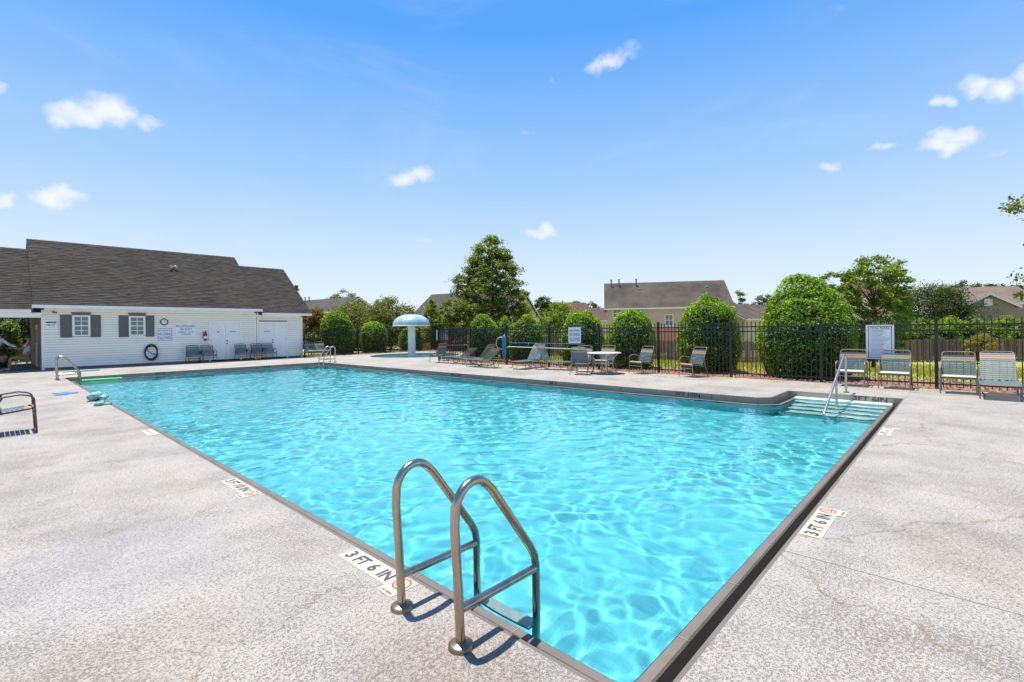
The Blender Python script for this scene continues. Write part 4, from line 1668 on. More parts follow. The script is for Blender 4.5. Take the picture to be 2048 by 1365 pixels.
# folding table with two bags behind the corner fence
tp = FD(908, 27.2)
tt = thing('folding_table', 'tan topped folding table behind the corner of the iron fence', 'table', (tp[0], tp[1], 0), -.75)
MB().bb(-.75, .75, -.36, .36, .70, .74).build('table_top', STRAPT, tt)
for x in (-.62, .62):
    for y in (-.28, .28):
        MB().tube([(x, y, .70), (x, y, 0)], .015, 6).build('leg', SHUT, tt)
CANV = M('bag_red', (.30, .03, .045), (.2, .02, .03), 6, .8, bump=.4)
BLK = M('bag_black', (.02, .02, .023), (.035, .035, .04), 6, .7, bump=.4)


def bag(name, label, loc, rz, s, mat):
    t = thing(name, label, 'bag', loc, rz)
    r = np.random.default_rng(int(s[0] * 1000))
    vs, fs = [], []
    n, m = 14, 7
    for i in range(m):
        v = i / (m - 1)
        k = (1 - .35 * v ** 3) * (.92 + .08 * math.sin(v * PI))
        for j in range(n):
            a = 2 * PI * j / n
            cc, ss = math.cos(a), math.sin(a)
            q = (abs(cc) ** 4 + abs(ss) ** 4) ** -.25
            vs.append((s[0] / 2 * q * cc * k + r.normal(0, .006), s[1] / 2 * q * ss * k * (1 - .3 * v) + r.normal(0, .006), s[2] * v + r.normal(0, .008) * (i > 0)))
    for i in range(m - 1):
        for j in range(n):
            fs.append((i * n + j, i * n + (j + 1) % n, (i + 1) * n + (j + 1) % n, (i + 1) * n + j))
    fs.append(tuple((m - 1) * n + j for j in range(n)))
    MB().add(vs, fs).build('body', mat, t, smooth=True)
    for y in (-1, 1):
        MB().tube(bend([(-s[0] * .22, y * s[1] * .3, s[2] * .85), (-s[0] * .15, y * s[1] * .2, s[2] * 1.25), (s[0] * .15, y * s[1] * .2, s[2] * 1.25), (s[0] * .22, y * s[1] * .3, s[2] * .85)], .06, 4), .012, 6).build('handle', mat, t, smooth=True)
    return t


u_ = np.array((math.cos(-.75), math.sin(-.75)))
bag('tote_bag', 'dark red bag standing on the tan folding table', (tp[0] - u_[0] * .38, tp[1] - u_[1] * .38, .74), -.75, (.42, .26, .40), CANV)
bag('duffel_bag', 'black bag lying on the tan folding table beside the red one', (tp[0] + u_[0] * .2, tp[1] + u_[1] * .2, .74), -.75, (.62, .32, .30), BLK)

# rescue gear on the fence
BLUEP = M('rescue_blue', (.02, .15, .27), (.025, .18, .31), 5, .4)
PALEP = M('pole_cream', (.62, .60, .50), None, rough=.4)
rp = thing('rescue_pole', 'long blue rescue pole hung level on the iron fence', 'pole', (FX - .06, 13.0, 0))
MB().tube([(0, 1.9, .98), (0, -2.1, .96)], .014, 8).build('shaft', BLUEP, rp, smooth=True)
for y in (1.5, -1.5):
    MB().bb(-.03, .05, y - .015, y + .015, .92, .945).build('hanger', SHUT, rp)
rp = thing('shepherd_hook', 'cream pole with white curved rescue hook hung under the blue pole', 'pole', (FX - .065, 13.0, 0))
MB().tube([(0, 1.95, .80), (0, -2.3, .76)], .02, 8).build('shaft', PALEP, rp, smooth=True)
hk = [(0, 1.95, .80), (-.02, 2.2, .72)] + [(-.02, 2.45 + .28 * math.cos(a), .95 + .28 * math.sin(a)) for a in np.linspace(-2.2, 2.1, 14)]
MB().tube(hk, .02, 8).build('hook', WPLAST, rp, smooth=True)
for y in (1.4, -1.6):
    MB().bb(-.03, .05, y - .015, y + .015, .71, .735).build('hanger', SHUT, rp)
pd = thing('rescue_tube', 'blue rescue float hanging upright on a fence post', 'float', (FX - .10, 15.22, .25))
prof = [(0, .0), (.07, .05), (.115, .25), (.12, .55), (.12, .85), (.10, .97), (.05, 1.05), (.001, 1.07)]
vs, fs = [], []
for z, (r_, zz) in enumerate([(.03, 0)] + prof[1:]):
    for j in range(12):
        a = 2 * PI * j / 12
        vs.append((.04 * math.cos(a) * min(1, r_ / .08), r_ * 1.15 * math.sin(a), zz))
for i in range(len(prof) - 1):
    for j in range(12):
        fs.append((i * 12 + j, i * 12 + (j + 1) % 12, (i + 1) * 12 + (j + 1) % 12, (i + 1) * 12 + j))
MB().add(vs, fs).build('float_body', BLUEP, pd, smooth=True)
MB().tube([(0, 0, 1.03), (.06, 0, 1.12)], .012, 6).build('strap_loop', WPLAST, pd)

# toys, towels and slippers on the deck
LIME = M('lime_cloth', (.30, .62, .08), (.2, .5, .05), 9, .8)
TEAL = M('teal_cloth', (.03, .26, .22), (.40, .50, .48), 11, .7, lo=.45, hi=.6)
BLUEC = M('blue_cloth', (.015, .13, .30), (.03, .21, .40), 10, .8)
FOAMT = M('foam_teal', (.08, .36, .33), None, rough=.8)
FOAMG = M('foam_green', (.10, .48, .16), None, rough=.8)
ORNG = M('orange_plastic', (.60, .12, .03), None, rough=.5)


def cloth(name, label, loc, rz, sx, sy, h, mat, seed, cat='towel'):
    r = np.random.default_rng(seed)
    n, m = 22, 14
    X, Y = np.meshgrid(np.linspace(-1, 1, n), np.linspace(-1, 1, m), indexing='ij')
    rad = np.sqrt(X ** 2 + Y ** 2)
    Z = np.zeros_like(X)
    for _ in range(12):
        a = r.uniform(0, 2 * PI)
        k = r.uniform(3, 8)
        Z += np.abs(np.sin(k * (math.cos(a) * X + math.sin(a) * Y) + r.uniform(0, 6))) * r.uniform(.3, 1)
    Z = Z / Z.max() * h * np.clip(1.25 - rad, .08, 1)
    ed = 1 + .25 * np.sin(np.arctan2(Y, X) * 3 + r.uniform(0, 6)) * rad ** 2
    v = np.stack([X * sx / 2 * ed, Y * sy / 2 * ed, Z + .004], -1).reshape(-1, 3)
    i = np.arange(n * m).reshape(n, m)
    q = np.stack([i[:-1, :-1], i[1:, :-1], i[1:, 1:], i[:-1, 1:]], -1).reshape(-1, 4)
    o = np_mesh(name, v, q, mat, smooth=True)
    o.location = tuple(map(float, loc))
    o.rotation_euler = (0, 0, rz)
    return tag(o, label, cat)


p = G(130, 788)
cloth('towel', 'blue towel lying flat on the deck near the far ladder', p, -.15, .42, .6, .05, BLUEC, 2)
p = G(990, 733.5)
cloth('towel', 'small lime green cloth on the deck under the loungers', p, .5, .6, .45, .04, LIME, 3)
o = MB()
o.bb(-.14, .14, -.06, .06, 0, .035).add([(-.14, -.06, .035), (.0, -.06, .035), (.0, .06, .035), (-.14, .06, .035), (-.10, -.05, .07), (-.03, -.05, .07), (-.03, .05, .07), (-.10, .05, .07)],
      [(4, 5, 6, 7), (0, 1, 5, 4), (1, 2, 6, 5), (2, 3, 7, 6), (3, 0, 4, 7)])
p = G(1021, 736)
tag(o.build('dive_toy', ORNG, None, loc=p, rz=.6), 'small orange toy on the deck below the rescue float', 'toy')


def slipper(label, loc, rz, h=1.0):
    t = thing('slipper', label, 'shoe', loc, rz, 'teal slippers at the pool edge')
    out = [(.055 * math.cos(a) * (1.0 + .12 * math.sin(a)), .16 * math.sin(a)) for a in np.linspace(0, 2 * PI, 25)[:-1]]
    MB().prism(out, 0, .028).build('sole', TEAL, t)
    vs, fs = [], []
    m = 9
    for i, y in enumerate((-.02, .04, .10, .145)):
        for j in range(m):
            a = PI * j / (m - 1)
            r_ = .056 * (1 - (max(0, y) / .17) ** 2) ** .5
            vs.append((r_ * math.cos(a), y, .028 + .075 * (1 - max(0, y) * 2.6) * math.sin(a)))
    for i in range(3):
        for j in range(m - 1):
            fs.append((i * m + j, i * m + j + 1, (i + 1) * m + j + 1, (i + 1) * m + j))
    MB().add(vs, fs).build('upper', TEAL, t, smooth=True)
    return t


# rolled teal towel with a white end, and slippers, at the pool edge
p = G(196, 800.5)
tw = thing('rolled_towel', 'teal and white rolled towel at the pool edge by the worn tile', 'towel', (p[0] - .06, p[1], 0), 1.25)
for k, (rr, ln, zz) in enumerate(((.095, .50, .095), (.06, .40, .06))):
    vs, fs = [], []
    for i in range(9):
        x = -ln / 2 + ln * i / 8
        for j in range(14):
            a = 2 * PI * j / 14
            q = rr * (1 + .10 * math.sin(3 * a + i) + .06 * math.sin(5 * a - 2 * i)) * (.82 if i in (0, 8) else 1)
            vs.append((x, q * math.cos(a) * 1.15 - k * .17, max(.004, zz + q * math.sin(a))))
    for i in range(8):
        for j in range(14):
            fs.append((i * 14 + j, i * 14 + (j + 1) % 14, (i + 1) * 14 + (j + 1) % 14, (i + 1) * 14 + j))
    fs += [tuple(range(14))[::-1], tuple(8 * 14 + j for j in range(14))]
    MB().add(vs, fs).build('roll', TEAL, tw, smooth=True)
p = G(219, 806)
slipper('teal slipper right beside the rolled towel at the gutter edge', (1.74, p[1] - .2, 0), 1.2)
slipper('teal slipper farther from the rolled towel, toes pointing along the gutter', (1.70, p[1] - .45, 0), 1.6)
# pool noodles
a, b = G(124, 747), G(200, 741.5)
n1 = MB().tube([tuple(a + (b - a) * s + np.array((0, .05 * math.sin(3 * s), .034))) for s in np.linspace(0, 1, 12)], .026, 10)
tag(n1.build('pool_noodle', FOAMT, smooth=True), 'teal foam pool noodle lying on the deck by the white wall', 'pool noodle')
a, b = G(158, 761, WATER_Z), G(238, 756.3, WATER_Z)
b[1] = a[1] = 23.85
n1 = MB().tube([tuple(a + (b - a) * s + np.array((0, .03 * math.sin(4 * s), .012))) for s in np.linspace(0, 1, 12)], .06, 10)
tag(n1.build('pool_noodle', FOAMG, smooth=True), 'bright green foam noodle floating at the far pool wall', 'pool noodle')


# ================================================================== PEOPLE UNDER THE PORCH
def skin_mesh(name, joints, edges, mat, parent, root=0, sub=2):
    me = bpy.data.meshes.new(name)
    names = list(joints)
    me.from_pydata([joints[k][0] for k in names], [(names.index(a), names.index(b)) for a, b in edges], [])
    o = bpy.data.objects.new(name, me)
    COL.objects.link(o)
    md = o.modifiers.new('skin', 'SKIN')
    md.use_smooth_shade = True
    sv = me.skin_vertices[0].data
    for i, k in enumerate(names):
        r_ = joints[k][1]
        sv[i].radius = (r_, r_) if not isinstance(r_, tuple) else r_
        sv[i].use_root = i == root
    s2 = o.modifiers.new('sub', 'SUBSURF')
    s2.levels = s2.render_levels = sub
    dg = bpy.context.evaluated_depsgraph_get()
    m2 = bpy.data.meshes.new_from_object(o.evaluated_get(dg))
    bpy.data.objects.remove(o)
    m2.materials.clear()
    m2.materials.append(mat)
    m2.shade_smooth()
    return link(name, m2, parent)


def person(label, loc, rz, J, skin, shirt, shorts, hair, shoe, sleeves='long', group='people under the porch'):
    t = thing('person', label, 'person', loc, rz, group)
    V = {k: np.array(v, float) for k, v in J.items()}
    jt = {'pelvis': (V['pelvis'], .125), 'belly': ((V['pelvis'] + V['chest']) / 2, .115), 'chest': (V['chest'], .135), 'neck': (V['neck'], .052),
          'jaw': (V['head'] - .55 * (V['head'] - V['neck']), .06), 'head': (V['head'], .092), 'crown': (V['head'] + .085 * (V['head'] - V['neck']) / np.linalg.norm(V['head'] - V['neck']), .075)}
    ed = [('pelvis', 'belly'), ('belly', 'chest'), ('chest', 'neck'), ('neck', 'jaw'), ('jaw', 'head'), ('head', 'crown')]
    for s in 'LR':
        jt['sh' + s] = (V['sh' + s], .058)
        jt['el' + s] = (V['el' + s], .042)
        jt['wr' + s] = (V['wr' + s], .028)
        d = V['wr' + s] - V['el' + s]
        d /= np.linalg.norm(d)
        sd = np.cross(d, (0, 0, 1.))
        sd /= max(np.linalg.norm(sd), 1e-6)
        jt['pa' + s] = (V['wr' + s] + d * .07, .034)
        ed += [('chest', 'sh' + s), ('sh' + s, 'el' + s), ('el' + s, 'wr' + s), ('wr' + s, 'pa' + s)]
        for q in range(4):
            jt['f%d%s' % (q, s)] = (V['wr' + s] + d * (.125 + .012 * (q in (1, 2))) + sd * (q - 1.5) * .019 - np.array((0, 0, .012)), .009)
            ed.append(('pa' + s, 'f%d%s' % (q, s)))
        jt['th' + s] = (V['wr' + s] + d * .06 + sd * -.055, .010)
        ed.append(('wr' + s, 'th' + s))
        jt['hp' + s] = (V['hp' + s], .085)
        jt['kn' + s] = (V['kn' + s], .056)
        jt['an' + s] = (V['an' + s], .038)
        jt['to' + s] = (V['to' + s], .034)
        ed += [('pelvis', 'hp' + s), ('hp' + s, 'kn' + s), ('kn' + s, 'an' + s), ('an' + s, 'to' + s)]
    skin_mesh('body', jt, ed, skin, t)
    sj = {'pelvis': (V['pelvis'], .142), 'belly': jt['belly'][0:1] + (.135,), 'chest': (V['chest'], .158), 'nk': (V['chest'] * .35 + V['neck'] * .65, .075)}
    se = [('pelvis', 'belly'), ('belly', 'chest'), ('chest', 'nk')]
    for s in 'LR':
        sj['sh' + s] = (V['sh' + s], .076)
        sj['el' + s] = (V['el' + s] if sleeves == 'long' else V['sh' + s] * .4 + V['el' + s] * .6, .058)
        se += [('chest', 'sh' + s), ('sh' + s, 'el' + s)]
        if sleeves == 'long':
            sj['wr' + s] = (V['wr' + s] - .02, .042)
            se.append(('el' + s, 'wr' + s))
    skin_mesh('shirt', sj, se, shirt, t)
    pj = {'pelvis': (V['pelvis'], .148)}
    pe = []
    for s in 'LR':
        pj['hp' + s] = (V['hp' + s], .108)
        pj['kn' + s] = (V['hp' + s] * .15 + V['kn' + s] * .85, .085)
        pe += [('pelvis', 'hp' + s), ('hp' + s, 'kn' + s)]
    skin_mesh('shorts', pj, pe, shorts, t)
    for s in 'LR':
        skin_mesh('shoe', {'a': (V['an' + s], .047), 'h': (V['an' + s] + (0, 0, -.05), .045), 't': (V['to' + s], .042)}, [('a', 'h'), ('h', 't')], shoe, t)
    up_ = V['head'] - V['neck']
    up_ /= np.linalg.norm(up_)
    fw = np.array(J['look'], float)
    fw -= up_ * (fw @ up_)
    fw /= np.linalg.norm(fw)
    sd = np.cross(fw, up_)
    vs, fs = [], []
    for i in range(7):
        for j in range(14):
            a, b = i / 6 * 1.75, 2 * PI * j / 14
            vs.append(V['head'] + up_ * (.03 + .113 * math.cos(a)) + (fw * math.cos(b) * .9 + sd * math.sin(b)) * .11 * math.sin(a) - fw * .025)
    for i in range(6):
        for j in range(14):
            fs.append((i * 14 + j, i * 14 + (j + 1) % 14, (i + 1) * 14 + (j + 1) % 14, (i + 1) * 14 + j))
    MB().add(vs, fs).build('hair', hair, t, smooth=True)
    for s in (-1, 1):
        MB().box(V['head'] + fw * .092 + sd * .034 * s + up_ * .012, (.016, .016, .012)).build('eye', INK, t)
        MB().box(V['head'] + sd * .098 * s - up_ * .01, (.02, .03, .05)).build('ear', skin, t)
    MB().tube([V['head'] + fw * .085 + up_ * .015, V['head'] + fw * .112 - up_ * .025], [.008, .015], 6).build('nose', skin, t)
    MB().tube([V['head'] + fw * .086 - up_ * .055 - sd * .024, V['head'] + fw * .092 - up_ * .055, V['head'] + fw * .086 - up_ * .055 + sd * .024], .006, 5).build('mouth', RED, t)
    return t


SKA = M('skin_brown', (.10, .05, .03), None, rough=.5)
SKB = M('skin_light', (.45, .25, .17), None, rough=.5)
SHW = M('shirt_white', (.62, .64, .70), (.55, .57, .63), 8, .8)
SHT = M('shirt_tan', (.48, .40, .29), None, rough=.8)
KHK = M('shorts_khaki', (.36, .28, .19), None, rough=.8)
BLKC = M('shorts_black', (.02, .02, .025), None, rough=.8)
CAPG = M('cap_green', (.03, .10, .08), None, rough=.7)
HAIRB = M('hair_black', (.012, .01, .009), None, rough=.6)
# local frame: +x to the right of the picture along the porch, -y towards the pool
person('person in a white long sleeved top and black shorts bending forward under the porch', (.22, 31.6, 0), 0,
       dict(pelvis=(-.14, 0, .98), chest=(.10, -.03, 1.38), neck=(.21, -.03, 1.50), head=(.30, -.05, 1.56), look=(.8, -.2, -.5),
            shL=(.12, .16, 1.41), elL=(.34, .20, 1.20), wrL=(.60, .12, 1.12), shR=(.12, -.20, 1.41), elR=(.34, -.24, 1.17), wrR=(.60, -.18, 1.08),
            hpL=(-.10, .10, .92), knL=(-.02, .12, .50), anL=(-.06, .13, .09), toL=(.12, .13, .04),
            hpR=(-.10, -.10, .92), knR=(.02, -.13, .50), anR=(.0, -.14, .09), toR=(.18, -.15, .04)), SKA, SHW, BLKC, HAIRB, WPLAST)
pB = person('person in a white shirt and green cap sitting in a chair against the porch wall', (1.02, 31.85, 0), 0,
       dict(pelvis=(.08, 0, .53), chest=(.16, 0, .98), neck=(.17, 0, 1.17), head=(.14, -.02, 1.30), look=(-1, -.25, -.1),
            shL=(.14, .19, 1.05), elL=(-.08, .22, .88), wrL=(-.32, .14, .95), shR=(.14, -.19, 1.05), elR=(-.08, -.22, .86), wrR=(-.32, -.15, .90),
            hpL=(.04, .10, .50), knL=(-.38, .13, .50), anL=(-.42, .13, .09), toL=(-.58, .13, .04),
            hpR=(.04, -.10, .50), knR=(-.38, -.13, .50), anR=(-.40, -.14, .09), toR=(-.56, -.15, .04)), SKB, SHW, KHK, CAPG, WPLAST, 'short')
pB.scale = (1.1, 1.1, 1.12)
person('person in a tan shirt crouching low between the other two under the porch', (.33, 32.35, 0), 0,
       dict(pelvis=(.05, .1, .28), chest=(-.02, -.05, .58), neck=(-.03, -.10, .72), head=(.02, -.13, .83), look=(.3, -1, -.2),
            shL=(.13, -.04, .62), elL=(.24, -.22, .45), wrL=(.10, -.36, .36), shR=(-.17, -.04, .62), elR=(-.27, -.20, .42), wrR=(-.14, -.34, .34),
            hpL=(.12, .06, .26), knL=(.2, -.30, .38), anL=(.18, -.16, .08), toL=(.19, -.32, .04),
            hpR=(-.04, .06, .26), knR=(-.16, -.32, .38), anR=(-.14, -.16, .08), toR=(-.15, -.32, .04)), SKA, SHT, BLKC, HAIRB, WPLAST, 'short')
c_ = copy_tree(protos[(C2, FRAME)], (1.06, 31.85, .06), -PI / 2, 'strap chair under the porch with the seated person in it')
c_.location = (1.06, 31.85, 0)
cloth('beach_bag', 'blue beach bag on the porch floor under the occupied chair', (.98, 31.75, 0), .2, .4, .3, .24, BLUEC, 12, 'bag')


# ================================================================== VEGETATION
def leaf_quads(P, Nrm, size, rng, spread=.9, aspect=.5, fold=.15):
    """diamond leaves at points P, facing Nrm with scatter; returns verts (n,4,3)"""
    n = len(P)
    d = Nrm + rng.normal(0, spread, (n, 3))
    d /= np.linalg.norm(d, axis=1, keepdims=True) + 1e-9
    a = rng.normal(0, 1, (n, 3))
    u = np.cross(d, a)
    u /= np.linalg.norm(u, axis=1, keepdims=True) + 1e-9
    w = np.cross(d, u)
    s = size * rng.uniform(.65, 1.3, (n, 1))
    return np.stack([P - u * s * .5, P + w * s * aspect * .5 + d * s * fold, P + u * s * .5, P - w * s * aspect * .5 + d * s * fold], 1)


def lump(P, seed, k=7, amp=.09):
    r = np.random.default_rng(seed)
    s = np.zeros(len(P))
    for _ in range(k):
        v = r.normal(0, 1, 3) * 2.4
        s += np.sin(P @ v + r.uniform(0, 6.28))
    return 1 + amp * s / math.sqrt(k)


def bush(label, x, y, R, Ht, leaf=.085, dens=420, mat=HOLLY, seed=0, z0=0.0, name='holly_bush', group='clipped holly bushes along the fence', cat='bush', squat=.5, rough=.05, core=True):
    t = thing(name, label, cat, (x, y, z0), 0, group)
    r = np.random.default_rng(seed + 100)

    def prof(v):                               # radius over height share v
        top = np.clip((v - (1 - squat)) / squat, 0, 1)
        return R * np.sqrt(np.clip(1 - top ** 2.1, 0, 1)) * (.80 + .20 * np.clip(v / .3, 0, 1))
    area = 2 * PI * R * Ht * .95 + PI * R * R
    n = int(area * dens)
    v = r.uniform(0.02, 1, n * 2)
    # keep more on the dome where the surface is slanted
    pr = prof(v)
    keep = r.uniform(0, 1, n * 2) < np.clip(.42 + .58 * (1 - pr / R) + .15, 0, 1)
    v = v[keep][:n]
    n = len(v)
    a = r.uniform(0, 2 * PI, n)
    rr = prof(v) * np.where(r.random(n) < .12, np.sqrt(r.uniform(0, 1, n)), 1)
    P = np.stack([rr * np.cos(a), rr * np.sin(a), v * Ht], -1)
    e = 1e-3
    dr = (prof(np.clip(v + e, 0, 1)) - prof(v - e)) / (2 * e) / Ht
    Nn = np.stack([np.cos(a), np.sin(a), -dr], -1)
    Nn /= np.linalg.norm(Nn, axis=1, keepdims=True)
    P *= lump(P * 1.1 / R * 1.0, seed, 8, rough)[:, None] * lump(P * 3.1 / R, seed + 7, 8, rough * .5)[:, None]
    P += Nn * (-np.abs(r.normal(0, .07, n)) + .035)[:, None]
    stray = r.random(n) < .015
    P[stray] += Nn[stray] * r.uniform(.02, .10, (stray.sum(), 1))
    Q = leaf_quads(P, Nn + np.array((0, 0, .35)), leaf, r, .75)
    np_mesh('leaves', Q, np.arange(4 * n), mat, t)['kind'] = 'stuff'
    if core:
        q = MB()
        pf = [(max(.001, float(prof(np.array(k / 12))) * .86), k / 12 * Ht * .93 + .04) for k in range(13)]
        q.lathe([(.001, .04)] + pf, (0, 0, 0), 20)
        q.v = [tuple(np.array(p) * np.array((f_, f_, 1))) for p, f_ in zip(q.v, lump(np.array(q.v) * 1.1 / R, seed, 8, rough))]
        q.build('inner_core', CORE, t)  # solid near-black core that closes the gaps between leaves
    MB().tube([(0, 0, -.1), (0, 0, .4)], .06, 6).build('stem', BARK, t)
    return t


def on_row(px, X):
    k = (px - CX) / F
    D = X / (FWD[0] + RIGHT[0] * k)
    return D, FD(px, D)


def on_far(px, Y):
    k = (px - CX) / F
    D = Y / (FWD[1] + RIGHT[1] * k)
    return D, FD(px, D)


for i, (px, pl, pr_, top, lb) in enumerate((
        (1613, 1537, 1707, 558, 'largest round topped holly bush behind the fence next to the pool rules sign'),
        (1417, 1360, 1474, 598, 'domed holly bush behind the lone orange banded chair'),
        (1260, 1213, 1307, 621, 'domed holly bush behind the white round table'),
        (1163, 1121, 1205, 626, 'domed holly bush behind the no diving sign on the fence'),
        (1052, 1019, 1086, 631, 'domed holly bush behind the lounger that faces the pool'),
        (968, 938, 1000, 633, 'domed holly bush behind the row of three loungers'))):
    D, p = on_row(px, 17.45)
    R = (pr_ - pl) / 2 / F * D
    bush(lb, p[0], p[1], R, ZD(px, top, D), .085 if i < 2 else .10, 620 if i < 2 else 460, seed=i, squat=.55 if i else .62)
D, p = on_row(1011, 18.4)
bush('small slim holly bush squeezed between two domed ones', p[0], p[1], .36, ZD(1011, 641, D), .10, 460, seed=21)
for i, (px, pl, pr_, top, lb) in enumerate((
        (676, 645, 708, 625, 'tall round topped holly bush next to the pool house wing'),
        (748, 723, 775, 646, 'round holly bush between the pool house bush and the mushroom fountain'),
        (822, 800, 846, 654, 'round holly bush right behind the mushroom fountain'),
        (885, 866, 906, 645, 'holly bush rising behind the wading pool sign'))):
    D, p = on_far(px, 31.6)
    R = (pr_ - pl) / 2 / F * D
    bush(lb, p[0], p[1], R, ZD(px, top, D), .12, 330, seed=40 + i)


def tree(label, px, D, top, width_px, mat, name='tree', cat='tree', shape='oval', base=None, leaf=.16, nclump=150, per=130, crown0=.28,
         seed=0, trunk=.16, group='trees beyond the fence', gap=.0, clump=.13, lean=0, extra=()):
    p = FD(px, D)
    gz = float(terrain_z(np.array(p[0]), np.array(p[1]))) if base is None else base
    zt = ZD(px, top, D)
    Ht = zt - gz
    R = width_px / 2 / F * D
    t = thing(name, label, cat, (p[0], p[1], gz), 0, group)
    r = np.random.default_rng(seed + 500)
    z0 = crown0 * Ht

    def env(v):
        if shape == 'cone':
            return np.interp(v, [0, .12, .28, .45, .62, .8, .93, 1], [.78, .98, 1, .95, .80, .57, .30, .08])
        if shape == 'round':
            return np.sqrt(np.clip(1 - (2 * v - 1) ** 2, 0, 1)) * .98 + .02
        if shape == 'mound':
            return np.interp(v, [0, .2, .5, .75, .9, 1], [.95, 1, .95, .78, .52, .15])
        if shape == 'vase':
            return np.interp(v, [0, .2, .5, .72, .88, 1], [.62, .85, 1, .85, .68, .3])
        return np.interp(v, [0, .15, .4, .7, .9, 1], [.5, .85, 1, .8, .48, .1])
    C = []
    tries = 0
    while len(C) < nclump and tries < nclump * 30:
        tries += 1
        v = r.uniform(0, 1)
        if r.random() > env(np.array(v)) + .12:
            continue
        rad = R * float(env(np.array(v))) * math.sqrt(r.uniform(.02 if r.random() < .4 else .38, 1)) * .93
        a = r.uniform(0, 2 * PI)
        lob = 1 + .16 * math.sin(3 * a + 4 * v + seed) + .10 * math.sin(5 * a - 7 * v)
        c = np.array((rad * lob * math.cos(a), rad * lob * math.sin(a), z0 + v * (Ht - z0) * .97))
        if gap and math.sin(c[0] * 2.1 / max(R, .5) * 2 + seed) * math.sin(c[2] * 1.9 + seed) * math.sin(c[1] * 2.3) > 1 - gap:
            continue
        C.append(c)
    for ex, ey in extra:
        q_ = FD(ex, D) - p
        C.append(np.array((q_[0], q_[1], ZD(ex, ey, D) - gz)))
    C = np.array(C)
    cr_ = clump * 2 * R
    n = len(C) * per
    idx = np.repeat(np.arange(len(C)), per)
    off = r.normal(0, 1, (n, 3)) * np.array((1, 1, .62)) * cr_ * .5 * r.uniform(.55, 1.35, len(C))[idx][:, None]
    P = C[idx] + off
    Nn = P - np.array((0, 0, z0 + (Ht - z0) * .4))
    Nn /= np.linalg.norm(Nn, axis=1, keepdims=True) + 1e-9
    Q = leaf_quads(P, Nn * .5 + np.array((0, 0, .6)), leaf, r, .9, .55)
    np_mesh('crown', Q, np.arange(4 * n), mat, t)['kind'] = 'stuff'
    q = MB()
    zt_ = z0 + (Ht - z0) * (.85 if shape == 'cone' else .55)
    tp = [(lean * s * s + .05 * math.sin(5 * s + seed), .05 * math.cos(4 * s), -.2 + (zt_ + .2) * s) for s in np.linspace(0, 1, 8)]
    q.tube(tp, [trunk * (1.25 if i == 0 else 1 - .8 * i / 7) for i in range(8)], 8)
    for c in C[r.permutation(len(C))[:46]]:
        zb = max(.08 * Ht, min(zt_ * .95, c[2] - np.linalg.norm(c[:2]) * .65))
        s0 = np.array((lean * (zb / zt_) ** 2, 0, zb))
        mid = (s0 + c) / 2 + np.array((0, 0, -.06 * Ht * .3)) + r.normal(0, .03 * R, 3)
        q.tube([s0, mid, c], [trunk * .34, trunk * .2, trunk * .06], 5)
    q.build('trunk', BARK, t, smooth=True)
    return t


tree('tall conical dark green tree rising before the grey roofed house', 985, 41, 468, 156, TREEL, shape='cone', leaf=.18, nclump=540, per=85, crown0=.08, seed=4, trunk=.17, clump=.062)
tree('airy light green tree with layered branches behind the largest bush', 1748, 29, 512, 136, TREEB, shape='vase', leaf=.15, nclump=230, per=95, crown0=.12, seed=2, trunk=.12, clump=.082, gap=.25,
     extra=[(1650, 556), (1662, 549), (1676, 552), (1690, 560), (1662, 574), (1642, 560), (1680, 580), (1670, 600), (1690, 620), (1802, 526), (1808, 543), (1796, 536), (1755, 517), (1730, 519)])
tree('dense dark mounded tree behind the wooden fence near the tan gabled house', 1868, 45, 570, 150, DARKL, shape='mound', leaf=.18, nclump=260, per=110, crown0=.12, seed=3, trunk=.12)
tree('reddish leaved crape myrtle beside the pool house wing', 632, 38, 617, 66, REDL, shape='mound', leaf=.15, nclump=120, per=100, crown0=.15, seed=4, trunk=.07, group='shrubs behind the far fence', cat='shrub', name='crape_myrtle')
tree('large olive green shrub behind the tall holly bush', 708, 41, 605, 118, OLIVE, shape='mound', leaf=.15, nclump=210, per=110, crown0=.06, seed=5, trunk=.08, group='shrubs behind the far fence', cat='shrub', name='large_shrub')
tree('rounded olive brown shrub behind the mushroom fountain', 782, 42, 597, 112, OLIVE, shape='mound', leaf=.15, nclump=210, per=110, crown0=.06, seed=6, trunk=.08, group='shrubs behind the far fence', cat='shrub', name='large_shrub')
tree('slender pale green sapling beside the mushroom cap', 862, 40, 596, 48, TREEB, shape='oval', leaf=.15, nclump=70, per=70, crown0=.12, seed=7, trunk=.05, group='young trees by the wading pool', name='sapling')
tree('slender pale green sapling at the foot of the conical tree', 902, 39, 592, 56, TREEB, shape='oval', leaf=.15, nclump=80, per=75, crown0=.12, seed=8, trunk=.05, group='young trees by the wading pool', name='sapling')
tree('low yellowish shrub mass under the two saplings', 885, 43, 634, 100, YELL, shape='mound', leaf=.15, nclump=110, per=90, crown0=.05, seed=9, trunk=.05, group='shrubs behind the far fence', cat='shrub', name='low_shrub')
tree('bright green spreading shrub between the conical tree and the red roof', 1122, 43, 607, 100, TREEB, shape='mound', leaf=.16, nclump=150, per=100, crown0=.10, seed=10, trunk=.07, group='shrubs behind the far fence', cat='shrub', name='large_shrub')
tree('low olive shrub row behind the three loungers', 950, 44, 636, 90, OLIVE, shape='mound', leaf=.15, nclump=100, per=90, crown0=.05, seed=19, trunk=.05, group='shrubs behind the far fence', cat='shrub', name='low_shrub')
tree('dark green tree behind the cream gable of the grey roofed house', 1086, 72, 593, 46, DARKL, shape='round', leaf=.3, nclump=70, per=80, crown0=.3, seed=11)
